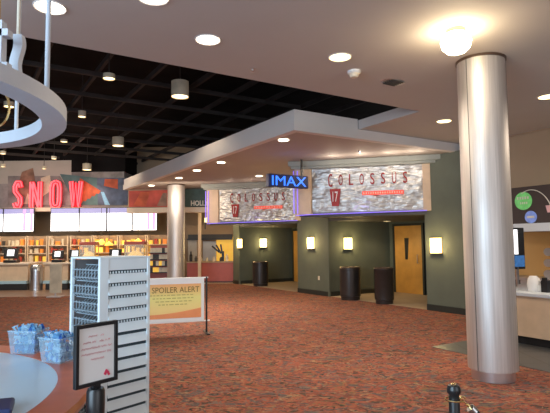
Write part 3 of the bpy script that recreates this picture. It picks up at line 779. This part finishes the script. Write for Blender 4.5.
# back display shelves with snacks, each bay its own unit
def snack_unit(x0, x1, label, pal, Y=20.6, z0=.0, z1=2.0, seed=0, shelves=(.95, 1.3, 1.62)):
    a, c = px(x0, Y, 250), px(x1, Y, 250); hw = (c-a)/2; cx = (a+c)/2
    t = thing('snack_display', label, 'display shelf', (cx, Y, 0), 0, 'snack displays behind the far counters')
    obj('back_panel', mk(bx, -hw, hw, .4, .45, 0, z1), 'tan_wall', t)
    b_ = BM(); bx(b_, -hw, -hw+.04, 0, .4, 0, z1); bx(b_, hw-.04, hw, 0, .4, 0, z1); obj('side_frame', b_, 'shelf_paint', t)
    for z in shelves: obj('shelf', mk(bx, -hw+.04, hw-.04, .0, .4, z-.04, z), 'shelf_paint', t)
    obj('base_cupboard', mk(bx, -hw+.04, hw-.04, .02, .4, 0, shelves[0]-.04), 'tan_wall', t)
    rg = random.Random(seed)
    for si, z in enumerate(shelves):
        xx = cx-hw+.12
        while xx < cx+hw-.12:
            w = rg.uniform(.09, .16); h = rg.uniform(.14, .26); mm = rg.choice(pal); kind = rg.random()
            b2 = BM()
            if kind < .6: box(b2, (0, 0, h/2), (w, .1, h), 0)
            else: lathe(b2, [(.0001, 0), (w*.35, 0), (w*.5, h), (.0001, h)], 12)
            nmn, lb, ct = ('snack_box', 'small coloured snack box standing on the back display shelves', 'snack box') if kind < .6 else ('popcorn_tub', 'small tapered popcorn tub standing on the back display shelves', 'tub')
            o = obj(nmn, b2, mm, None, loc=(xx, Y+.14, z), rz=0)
            tag(o, lb, ct, 'snack boxes on the back shelves' if kind < .6 else 'popcorn tubs on the back shelves')
            xx += w+rg.uniform(.03, .12)
    return t
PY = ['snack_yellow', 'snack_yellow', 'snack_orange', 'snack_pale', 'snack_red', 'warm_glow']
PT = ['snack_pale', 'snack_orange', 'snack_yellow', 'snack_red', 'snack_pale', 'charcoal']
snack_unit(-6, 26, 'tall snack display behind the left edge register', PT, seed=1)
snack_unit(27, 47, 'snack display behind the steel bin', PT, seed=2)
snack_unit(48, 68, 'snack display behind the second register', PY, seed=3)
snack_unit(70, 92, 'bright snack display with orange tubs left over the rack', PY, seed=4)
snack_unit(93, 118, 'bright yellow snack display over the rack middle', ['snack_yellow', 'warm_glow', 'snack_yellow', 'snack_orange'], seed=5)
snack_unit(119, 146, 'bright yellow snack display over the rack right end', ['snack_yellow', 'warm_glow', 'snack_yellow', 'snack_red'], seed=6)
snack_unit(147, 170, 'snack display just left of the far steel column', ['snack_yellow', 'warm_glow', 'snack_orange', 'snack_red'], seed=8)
# glowing food warmers (popcorn machines)
def warmer(x, Y, label, w=.55):
    t = thing('popcorn_machine', label, 'popcorn machine', (px(x, Y, 255), Y, ZCT), 0, 'popcorn machines on the far counters')
    h = w/2
    obj('base', mk(bx, -h, h, 0, .4, 0, .10), 'red_laminate', t)
    obj('canopy', mk(bx, -h, h, 0, .4, .62, .74), 'red_laminate', t, bev=.02)
    for sx in (-h+.02, h-.02):
        for sy in (.02, .38): obj('corner_post', mk(bx, sx-.015, sx+.015, sy-.015, sy+.015, .10, .62), 'brass', t)
    b_ = BM(); lathe(b_, [(h*.88, 0), (h*.84, .10), (h*.62, .20), (h*.35, .27), (.0001, .30)], 20, c=(0, .2, .10), sy=.18/h); obj('popcorn_heap', b_, 'popcorn', t, smooth=True)
    obj('glass_pane', mk(bx, -h+.03, h-.03, .0, .008, .10, .62), 'glass', t)
    return t
warmer(87, YC+.1, 'lit popcorn machine with red canopy above the rack left half', .6)
warmer(134, YC+.1, 'lit popcorn machine with red canopy above the rack right end', .75)
# glowing yellow round lamps
for x, y, l in ((101, 241, 'left'), (109, 243, 'middle'), (138, 240, 'right')):
    q = D(x, y, 20.3); b_ = BM(); lathe(b_, [(.0001, -.02), (.06, -.07), (.16, -.14), (.17, -.2), (.0001, -.14)], 20)
    o = obj('heat_lamp', b_, 'warm_glow', None, smooth=True, loc=(q.x, q.y, q.z+.1))
    tube_ = BM(); tube(tube_, [(0, 0, -.02), (0, 0, 3.1-q.z-.1)], .01, 6); obj('cord', tube_, 'charcoal', o)
    tag(o, l+' of the three glowing yellow heat lamps over the bright snack displays', 'heat lamp', 'heat lamps over the snack displays')
for x in (10, 60, 100, 140): lamp('POINT', (px(x, 19.9), 19.9, 2.0), 14, (1, .62, .22), .2)
# pale floor stand near the counters
q = G(55.5, 297)
t = thing('floor_stand', 'pale pinkish free-standing floor sign before the second far counter', 'floor sign', q)
obj('panel', mk(bx, -.19, .19, -.02, .02, .12, 1.02), 'mural_cream', t, bev=.01); obj('foot', mk(bx, -.22, .22, -.16, .16, 0, .03), 'silver', t); obj('post', mk(bx, -.02, .02, -.015, .015, .03, .12), 'silver', t)

# drinks stand left of column and red counter right of it
t = thing('magazine_rack', 'red framed stand with pale packets just left of the far column', 'rack', (px(158.5, 18.6), 18.6, 0))
obj('frame', mk(bx, -.36, .36, .2, .3, 0, 1.55), 'red_laminate', t)
for k in range(4): obj('shelf', mk(bx, -.35, .35, -.05, .2, .55+k*.24, .58+k*.24), 'near_black', t)
rg = random.Random(9)
for k in range(4):
    for j in range(6):
        o = obj('packet', mk(bx, -.05, .05, -.02, .02, 0, .17), rg.choice(['snack_pale', 'snack_pale', 'snack_yellow', 'charcoal']), None, loc=(t.location.x-.28+j*.112, 18.65, .58+k*.24))
        tag(o, 'small upright packet in the red framed rack by the far column', 'packet', 'packets in the red framed rack')
Yr = 20.9
t = thing('red_counter', 'long red counter right of the far column under the HOLLYWOOD fascia', 'counter', (px(187, Yr), Yr, 0))
wr = px(236, Yr)-px(187, Yr); zr = D(210, 261.5, Yr).z
obj('front_panel', mk(bx, 0, wr, 0, .6, .05, zr-.05), 'red_laminate', t); obj('toe_kick', mk(bx, .02, wr-.02, .03, .6, 0, .05), 'near_black', t)
obj('worktop', mk(bx, -.03, wr+.03, -.05, .62, zr-.05, zr), 'tan_wall', t)
for k, (x, hh, mm) in enumerate(((191, .42, 'near_black'), (196, .22, 'charcoal'), (201, .18, 'snack_pale'), (207, .16, 'mural_cream'), (214, .20, 'snack_pale'), (221, .18, 'charcoal'), (227, .30, 'snack_pale'))):
    b_ = BM(); lathe(b_, [(.0001, 0), (.06, 0), (.065, hh*.6), (.03, hh*.8), (.03, hh), (.0001, hh)], 14)
    tag(obj('bottle', b_, mm, None, smooth=True, loc=(px(x, Yr+.2), Yr+.2, zr)), ['tall black', 'dark', 'short pale', 'short cream', 'pale', 'charcoal', 'tall pale'][k]+' bottle on the red counter, '+['first', 'second', 'third', 'fourth', 'fifth', 'sixth', 'last'][k]+' from the far column', 'bottle', 'bottles on the red counter')
# wall items behind red counter
for x0, x1, y0, y1, mm, l in ((188, 197, 239, 262, 'letter_cream', 'pale hanging banner behind the red counter near the column'), (203, 216, 240, 262, 'cool_white', 'bluish white panel behind the middle of the red counter'), (216.5, 233, 236, 262, 'snack_yellow', 'glowing yellow panel behind the right end of the red counter')):
    q0, q1 = D(x0, y1, 22.6), D(x1, y0, 22.6)
    t = thing('wall_panel_sign', l, 'wall panel', ((q0.x+q1.x)/2, 22.6, q0.z)); hw = (q1.x-q0.x)/2; hh = q1.z-q0.z
    obj('panel', mk(bx, -hw, hw, 0, .8, 0, hh), mm, t); b_ = BM(); bx(b_, -hw, hw, -.02, 0, -.0, .05); bx(b_, -hw, hw, -.02, 0, hh-.05, hh); obj('frame', b_, 'tan_wall', t)
t = thing('back_shelf', 'dark high shelf on the wall behind the red counter', 'shelf', (px(187, 22.3), 22.3, D(200, 240, 22.3).z))
obj('board', mk(bx, 0, 2.0, 0, .3, 0, .06), 'near_black', t); obj('backboard', mk(bx, 0, 2.0, .25, .3, .06, .25), 'charcoal', t)
bm = BM(); bx(bm, -4.1, -1.1, 22.7, YB, 0, 2.45); struct('wall_back', bm, 'tan_wall')
bm = BM(); bx(bm, px(200.5, 20.9)-.06, px(200.5, 20.9)+.06, 20.6, 20.72, 0, 3.06); struct('trim_7', bm, 'shelf_paint')
lamp('POINT', (-2.2, 20.2, 2.7), 30, (1, .75, .45), .3)
# dark silhouette ornaments right end
t = thing('plant_stand', 'dark slanting ornament on the orange wall at the red counter end', 'ornament', (px(223, Yr+.3), Yr+.3, zr))
b_ = BM()
for a in (-50, -30, -10): box(b_, (.0+a*.006, 0, .50), (.07, .04, .42), 0, 0, R(a))
obj('blades', b_, 'near_black', t)
obj('foot', mk(bx, -.05, .05, -.04, .04, 0, .42), 'near_black', t)
lamp('POINT', W(8.6, 16.2, 1.9), 8, (1, .8, .5), .3)

# ------------------------------------------------------------------ HANGING RING
RC = Vector((-2.645, 2.75, 0)); RR = 1.37; Zr = 2.40; RH = .09
t = thing('hanging_ring', 'large white ring hanging from the ceiling by rods at upper left', 'hanging ring', (RC.x, RC.y, Zr))
b_ = BM(); ro, ri, hh = RR, RR-.15, RH
lathe(b_, [(ro, 0), (ro, hh), (ri, hh), (ri, 0), (ro, 0)], 96)
bmesh.ops.remove_doubles(b_, verts=b_.verts[:], dist=1e-5)
obj('ring_body', b_, 'cool_white', t, smooth=True)
def ring_pt(x, rad, near, z):
    # point of the circle seen at image column x, nearer or farther crossing
    best = None
    for k in range(1440):
        a = k*PI/720; p_ = Vector((RC.x+rad*math.cos(a), RC.y+rad*math.sin(a), z)); v = p_-Vector((0, 0, EYE)); c_ = v.dot(_f)
        if c_ < .3: continue
        X = 275+FPX*v.dot(_r)/c_; e_ = abs(X-x)
        dist = v.length
        if e_ < 1.0 and (best is None or (dist < best[0]) == near): best = (dist, p_)
    return best[1]-RC if best else Vector((rad, 0, z))
for x, near in ((47.5, True), (17, False)):
    a = ring_pt(x, RR-.03 if near else RR-.12, near, Zr+RH)
    b_ = BM(); tube(b_, [(a.x, a.y, RH-.01), (a.x, a.y, ZC-Zr)], .014, 10); obj('rod', b_, 'cool_white', t, smooth=True)
a = ring_pt(22, RR-.04, True, Zr+RH)
b_ = BM(); n_ = 22; cols = []
for k in range(n_+1):
    s_ = k/n_; xo = .010*math.sin(s_*2*PI+2.9)-.022; zz = RH-.005+.225*s_
    cols.append([b_.verts.new((a.x+xo+sx_, a.y+sy_, zz)) for sx_, sy_ in ((-.024, -.02), (.024, -.02), (.024, .02), (-.024, .02))])
for k in range(n_):
    for i_ in range(4): b_.faces.new((cols[k][i_], cols[k][(i_+1) % 4], cols[k+1][(i_+1) % 4], cols[k+1][i_]))
b_.faces.new(cols[-1]); b_.faces.new(list(reversed(cols[0])))
obj('wavy_bracket', b_, 'cool_white', t, smooth=True)
b_ = BM(); tube(b_, [(a.x-.022, a.y, RH+.21), (a.x-.022, a.y, ZC-Zr)], .009, 8); obj('rod', b_, 'snack_pale', t, smooth=True)
a = ring_pt(4, RR-.04, True, Zr+RH)
b_ = BM(); bx(b_, a.x-.03, a.x, a.y-.03, a.y+.02, RH-.01, RH+.235); bx(b_, a.x-.12, a.x+.03, a.y-.03, a.y+.02, RH+.155, RH+.19); bx(b_, a.x-.12, a.x+.03, a.y-.03, a.y+.02, RH-.01, RH+.02)
obj('square_bracket', b_, 'cool_white', t)
q = D(-3, 108, 3.4); b_ = BM()
tube(b_, [(q.x-RC.x+.085*math.cos(k*PI/12), q.y-RC.y, q.z-Zr+.13*math.sin(k*PI/12)) for k in range(25)], .008, 6); tube(b_, [(q.x-RC.x, q.y-RC.y, q.z-Zr+.13), (q.x-RC.x, q.y-RC.y, ZC-Zr)], .005, 6)
obj('wire_hoop', b_, 'brass', t, smooth=True)

# ------------------------------------------------------------------ ROUND SERVICE DESK
DC = Vector((-2.345, 2.20, 0)); DZ = .90
t = thing('service_desk', 'round service desk with cherry wood rim and pale blue top at lower left', 'desk', DC)
b_ = BM(); lathe(b_, [(1.29, DZ-.05), (1.455, DZ-.05), (1.465, DZ-.025), (1.455, DZ), (1.29, DZ), (1.29, DZ-.05)], 96); obj('wooden_rim', b_, 'cherry_wood', t, smooth=True)
b_ = BM(); lathe(b_, [(.0001, DZ-.004), (1.2895, DZ-.004), (1.2895, DZ-.05)], 96); obj('inner_top', b_, 'pale_top', t)
b_ = BM(); lathe(b_, [(1.39, .10), (1.39, DZ-.05)], 96); obj('side_wall', b_, 'white_paint', t, smooth=True)
b_ = BM(); lathe(b_, [(1.34, 0), (1.34, .10), (1.39, .10)], 96); obj('plinth', b_, 'near_black', t, smooth=True)
q = G(2, 410, DZ)
t = thing('telephone', 'dark navy telephone on the pale desk top at the lower left corner', 'telephone', (q.x-.03, q.y-.03, DZ), R(20))
b_ = BM(); prism(b_, [(-.09, -.10), (.09, -.10), (.08, .08), (-.08, .08)], 0, .035); obj('base', b_, 'navy', t, bev=.01)
b_ = BM(); tube(b_, [(-.06, -.09, .045), (-.06, -.05, .058), (-.06, .05, .058), (-.06, .08, .045)], [.026, .016, .016, .026], 10); obj('handset', b_, 'navy', t, smooth=True)

# plastic tubs of 3D glasses in blue wrappers
def tub(label, x, y, L, Wd, H, rz, seed):
    q = G(x, y, DZ)
    t = thing('plastic_tub', label, 'plastic bin', (q.x, q.y, DZ+.001), rz, 'plastic tubs on the service desk')
    b_ = BM(); e = .014
    for (s0, z0, s1, z1) in ((0, 0, e, H),):
        lo = [(-L/2, -Wd/2), (L/2, -Wd/2), (L/2, Wd/2), (-L/2, Wd/2)]; hi = [(-L/2-e, -Wd/2-e), (L/2+e, -Wd/2-e), (L/2+e, Wd/2+e), (-L/2-e, Wd/2+e)]
        a_ = [b_.verts.new((*p, 0)) for p in lo]; c_ = [b_.verts.new((*p, H)) for p in hi]
        b_.faces.new(a_)
        for i in range(4): b_.faces.new((a_[i], a_[(i+1) % 4], c_[(i+1) % 4], c_[i]))
    obj('tub_wall', b_, 'clear_tub', t)
    b_ = BM(); c4 = [(-L/2-e, -Wd/2-e, H), (L/2+e, -Wd/2-e, H), (L/2+e, Wd/2+e, H), (-L/2-e, Wd/2+e, H), (-L/2-e, -Wd/2-e, H)]
    tube(b_, c4, .005, 6); obj('rim', b_, 'clear_tub', t)
    rg = random.Random(seed); M0 = Matrix.Translation(t.location) @ Matrix.Rotation(rz, 4, 'Z')
    nx, ny = 6, 4
    for k in range(nx*ny*3):
        lay = k//(nx*ny); ix = k % nx; iy = (k//nx) % ny
        sp_ = .86+.12*lay/2
        px_ = (ix-(nx-1)/2)*(L/nx)*sp_; py_ = (iy-(ny-1)/2)*(Wd/ny)*sp_
        pz = .030+lay*.056+rg.uniform(0, .012)*(lay == 2)
        b2 = BM(); n_ = 4; vs = []; ww_ = .021
        for i in range(n_+1):
            vs.append([b2.verts.new(((j/2-.5)*ww_, .0075*math.sin(i*1.7+j*1.3+k), (i/n_-.5)*.052)) for j in range(3)])
        for i in range(n_):
            for j in range(2): b2.faces.new((vs[i][j], vs[i+1][j], vs[i+1][j+1], vs[i][j+1]))
        bmesh.ops.solidify(b2, geom=b2.faces[:], thickness=.004)
        o = obj('wrapped_glasses', b2, rg.choice(['wrap_blue', 'wrap_blue', 'wrap_pale', 'wrap_pale', 'wrap_deep']))
        o.matrix_world = M0 @ Matrix.Translation((px_, py_, pz)) @ Matrix.Rotation(rg.uniform(-.3, .3), 4, 'Z') @ Matrix.Rotation(rg.uniform(-.25, .25)*(1 if lay < 2 else 2), 4, 'Y')
        tag(o, 'crumpled blue plastic packet heaped in the '+('left' if seed == 11 else 'right')+' clear tub', 'packet', 'wrapped packets in the '+('left' if seed == 11 else 'right')+' tub')
    return t
tub('clear plastic tub of blue packets, left one on the desk rim', 28.5, 352, .165, .13, .145, R(-8), 11)
tub('clear plastic tub of blue packets, right one nearest the notice', 58.5, 361, .15, .12, .145, R(-25), 12)

# ------------------------------------------------------------------ WHITE DISPLAY RACK
N = D(99.5, 300, 3.2); dr = Vector((.639, .769, 0)); Lr, Ll, Ht = .385, .37, 1.522
rzr = math.atan2(dr.y, dr.x)
t = thing('display_rack', 'tall white display rack with louvred side and wire pockets, left of centre', 'display rack', (N.x, N.y, 0), rzr)
# local x along the louvred face, local y back-left
obj('top_cap', mk(bx, 0, Lr, 0, Ll, Ht-.012, Ht), 'white_paint', t, bev=.003)
obj('base', mk(bx, 0, Lr, 0, Ll, 0, .08), 'white_paint', t)
for (x_, y_, wx, wy) in ((0, 0, .065, .022), (Lr-.022, 0, .022, .022), (0, Ll-.022, .022, .022), (Lr-.022, Ll-.022, .022, .022)):
    obj('corner_post', mk(bx, x_, x_+wx, y_, y_+wy, .08, Ht-.012), 'white_paint', t, bev=.003)
b_ = BM(); z = Ht-.012; bx(b_, .065, Lr-.022, .004, .018, z-.075, z); z -= .075
gaps = BM(); pitch = .0805
while z > .12:
    # dark strip paints the slot's shade, then slat leaning out at its lower edge
    bx(gaps, .065, Lr-.022, .012, .016, z-.025, z)
    z2 = z-.024; zl = z-pitch
    vs = [b_.verts.new(v) for v in ((.065, .012, z2), (Lr-.022, .012, z2), (Lr-.022, -.010, zl), (.065, -.010, zl), (.065, .018, z2), (Lr-.022, .018, z2), (Lr-.022, .0, zl), (.065, .0, zl))]
    for f_ in ((0, 1, 2, 3), (4, 5, 6, 7), (0, 1, 5, 4), (3, 2, 6, 7), (0, 3, 7, 4), (1, 2, 6, 5)): b_.faces.new([vs[i] for i in f_])
    k_ = 0
    while z > Ht-.42 and .075+k_*.022 < Lr-.04: bx(b_, .075+k_*.022, .083+k_*.022, .006, .012, z-.022, z-.008); k_ += 1
    z = zl
bx(b_, .065, Lr-.022, .004, .018, .08, z)
obj('louvred_panel', b_, 'white_paint', t); obj('slot', gaps, 'slot_shade', t)
obj('inner_panel', mk(bx, Lr-.05, Lr-.03, .03, Ll-.03, .08, Ht-.02), 'mural_brown', t)
obj('back_panel', mk(bx, .03, Lr-.03, Ll-.012, Ll-.006, .08, Ht-.02), 'mural_grey', t)  # grey colour carries the shade inside the white rack
# wire pockets on the left face (x=0 plane, spans y)
zz = Ht-.085
while zz > .25:
    b_ = BM()
    tube(b_, [(.012, .03, zz), (.012, Ll-.03, zz)], .004, 6); tube(b_, [(.008, .03, zz-.05), (.008, Ll-.03, zz-.05)], .004, 6)
    for k in range(9):
        yy = .035+k*(Ll-.07)/8
        tube(b_, [(.12, yy, zz+.03), (.02, yy, zz-.07), (.008, yy, zz-.05), (.010, yy, zz+.01)], .0035, 5)
    tube(b_, [(.10, .03, zz+.03), (.10, Ll-.03, zz+.03)], .004, 6)
    obj('wire_pocket', b_, 'wire', t, smooth=True)
    obj('pocket_shelf', mk(bx, .03, .12, .03, Ll-.03, zz-.078, zz-.072), 'wire', t)
    zz -= .108

# ------------------------------------------------------------------ NOTICE ON A STANCHION
q = D(96.3, 353.5, 2.25)
t = thing('notice_stand', 'black framed notice with faint pink handwriting on a black post before the rack', 'sign', (q.x, q.y, 0), R(51))
fw, fh = .205, .268; tl = R(-.5)
Mt = Matrix.Translation((0, 0, q.z)) @ Matrix.Rotation(tl, 4, 'Y')
def place(o): o.matrix_local = Mt; return o
b_ = BM(); e = .016; bx(b_, -fw/2, -fw/2+e, -.012, .012, -fh/2, fh/2); bx(b_, fw/2-e, fw/2, -.012, .012, -fh/2, fh/2); bx(b_, -fw/2+e, fw/2-e, -.012, .012, fh/2-e, fh/2); bx(b_, -fw/2+e, fw/2-e, -.012, .012, -fh/2, -fh/2+e)
place(obj('frame', b_, 'black_satin', t, bev=.002))
sheet = place(obj('paper_sheet', mk(bx, -fw/2+e, fw/2-e, -.003, .006, -fh/2+.016, fh/2-.016), 'paper', t))
rg = random.Random(12)
for i, w_ in enumerate((.08, .13, .145, .145, .07)):     # five lines of unreadable pink handwriting
    b_ = BM(); pts = []; zc = fh/2-.055-i*.025; n_ = int(w_/.0035)
    for k in range(n_+1):
        if pts and rg.random() < .10: 
            if len(pts) > 2: tube(b_, pts, .0013, 4)
            pts = []; continue
        pts.append((-w_/2+w_*k/n_, -.0045, zc+(.0045 if k % 2 else -.0045)*rg.uniform(.4, 1.2)))
    if len(pts) > 2: tube(b_, pts, .0013, 4)
    obj('lettering', b_, 'pink_ink', sheet)
b_ = BM(); box(b_, (.045, -.005, -fh/2+.045), (.012, .003, .024), 0, 0, .5); box(b_, (.058, -.005, -fh/2+.038), (.010, .003, .018), 0, 0, -.4); obj('red_mark', b_, 'red_ink', sheet)
zt_ = D(96, 388, 2.25).z
b_ = BM(); lathe(b_, [(.0001, zt_), (.034, zt_), (.039, zt_-.012), (.039, zt_-.15), (.030, zt_-.16), (.030, .03), (.16, .015), (.165, 0)], 32); obj('post', b_, 'black_satin', t, smooth=True)
b_ = BM(); bx(b_, -.018, .018, -.01, .01, zt_-.01, q.z-fh/2+.008); obj('sign_bracket', b_, 'black_satin', t)

# ------------------------------------------------------------------ SPOILER ALERT BANNER
qR = G(206.5, 333); ban_d = Vector((1.0, .30, 0)).normalized()
t = thing('banner_stand', 'low banner reading SPOILER ALERT on a black floor stand beside the rack', 'banner', (qR.x, qR.y, 0), math.atan2(ban_d.y, ban_d.x))
bw = 1.18; bz0, bz1 = D(205, 320.5, qR.y).z, D(205, 277.5, qR.y).z
obj('banner_sheet', mk(bx, -bw, -.045, -.012, -.004, bz0, bz1), 'white_plain', t)
w0, w1 = -bw+.0, -.10
pz0, pz1 = bz0+.07, bz1-.10
obj('poster_print', mk(bx, -bw+.02, w1, -.016, -.012, pz0, pz1), 'poster_yellow', t)
b_ = BM(); n_ = 16; pts = [(-bw+.02, pz0)]+[(w1, pz0)]+[(w1-(w1+bw-.02)*k/n_, pz0+.17-.10*(k/n_)-.03*math.sin(k/n_*PI)) for k in range(n_+1)]
prism_xz(b_, pts, -.019, -.0155); obj('orange_band', b_, 'poster_orange', t)
tx0 = D(155, 295, qR.y).x-qR.x; 
text('title_lettering', 'SPOILER ALERT', 'brown_ink', t, -.548, -.019, pz1-.10, .83, .10, ext=.002, bold=.0)
rg = random.Random(4)
for r_ in range(4):
    b_ = BM()
    xx = -1.0+.05*r_; 
    while xx < -.22-.04*r_:
        w_ = rg.uniform(.03, .08); bx(b_, xx, xx+w_, -.0175, -.0155, pz1-.20-r_*.055, pz1-.185-r_*.055); xx += w_+.02
    obj('small_lettering', b_, 'olive_ink', t)
for xx in (-bw-.02, 0):
    b_ = BM(); tube(b_, [(xx, 0, .01), (xx, 0, bz1+.02)], .018, 10); obj('post', b_, 'black_satin', t, smooth=True)
    b_ = BM(); bx(b_, xx-.03, xx+.03, -.22, .22, 0, .02); obj('foot', b_, 'black_satin', t)
b_ = BM(); tube(b_, [(-bw-.03, 0, bz1), (.03, 0, bz1)], .013, 8); obj('top_rail', b_, 'white_plain', t, smooth=True)
b_ = BM(); tube(b_, [(-bw-.03, 0, bz0), (.06, 0, bz0)], .013, 8); obj('bottom_rail', b_, 'white_plain', t, smooth=True)

# ------------------------------------------------------------------ ROPE STANCHION
q = D(453.5, 384, 2.2); SZ = q.z
def stanchion(label, x, y):
    t = thing('rope_stanchion', label, 'stanchion', (x, y, 0), 0, 'black rope stanchions')
    b_ = BM(); lathe(b_, [(.0001, SZ), (.012, SZ), (.024, SZ-.006), (.029, SZ-.02), (.029, SZ-.034), (.022, SZ-.044), (.022, SZ-.062), (.023, SZ-.066), (.023, .04), (.15, .02), (.16, 0)], 32); obj('post', b_, 'black_satin', t, smooth=True)
    b_ = BM(); n_ = 28; tube(b_, [(.036*math.cos(2*PI*k/n_), .036*math.sin(2*PI*k/n_), SZ-.064) for k in range(n_+1)], .0035, 6); obj('ring', b_, 'brass', t, smooth=True)
    b_ = BM(); lathe(b_, [(.0001, SZ+.004), (.008, SZ+.003), (.012, SZ)], 16); obj('top_button', b_, 'brass', t, smooth=True)
    return t
s1 = stanchion('black rope stanchion with brass ring at the lower right edge', q.x, q.y)
P0 = Vector((q.x+.036, q.y-.0, SZ-.064)); Pe = Vector((q.x+1.3, q.y+.05, SZ-.064))
s2 = dup(s1, (Pe.x+.036, Pe.y, 0), 0, 'black rope stanchion outside the frame holding the other rope end')
t = thing('barrier_rope', 'black barrier rope with brass hook leading off from the stanchion', 'rope', (P0.x, P0.y, 0))
def rp(s):
    p_ = P0.lerp(Pe, s); p_.z -= .36*4*s*(1-s); return p_-Vector((P0.x, P0.y, 0))
b_ = BM(); tube(b_, [rp(.016), rp(.03)], .006, 8); tube(b_, [rp(0)+Vector((.012*math.cos(a), 0, .012*math.sin(a))) for a in [k*PI/6 for k in range(11)]]+[rp(.02)], .0035, 6); obj('hook', b_, 'brass', t, smooth=True)
b_ = BM(); tube(b_, [rp(.026+.914*k/30) for k in range(31)], .017, 12); obj('rope', b_, 'black_satin', t, smooth=True)
for a_, c_ in ((.026, .04), (.90, .94)):
    b_ = BM(); tube(b_, [rp(a_), rp(c_)], .0195, 12); obj('end_cap', b_, 'steel', t, smooth=True)
b_ = BM(); tube(b_, [rp(.94), rp(.97), rp(1)], .005, 8); obj('hook', b_, 'brass', t, smooth=True)

# ------------------------------------------------------------------ LIGHT
w = bpy.data.worlds.new('world'); SC.world = w; w.use_nodes = True
bg = w.node_tree.nodes['Background']; bg.inputs['Color'].default_value = (1.0, .97, .96, 1); bg.inputs['Strength'].default_value = .75
# daylight from the entrance windows behind the camera, left
lamp('AREA', (-4.5, -2.2, 2.2), 430, (.58, .80, 1.0), 5, rot=(R(82), 0, R(-22)), sy=3)
lamp('AREA', (4.5, -2.6, 2.0), 60, (.85, .92, 1.0), 4, rot=(R(84), 0, R(20)), sy=2.6)
# warm fill lamps added over the lobby, without fixtures
for p_, e_ in ((V(.5, 6.5, 3.4), 45), (V(-2, 11, 3.3), 60), (V(-2.2, 12.0, 3.3), 75), (V(5.2, 6.5, 3.3), 45)):
    lamp('AREA', p_, e_*1.2, (1, .84, .66), 1.6)
lamp('AREA', (-9.5, 16.2, 3.6), 110, (1, .86, .7), 5, rot=(R(80), 0, 0), sy=1.0)  # added unseen lamp that brightens the left back wall
lamp('AREA', (-3.2, 16.0, 3.1), 18, (1, .8, .6), 2.0, rot=(R(80), 0, 0), sy=.6)
SC.view_settings.view_transform = 'Standard'; SC.view_settings.look = 'None'; SC.view_settings.exposure = 0.25
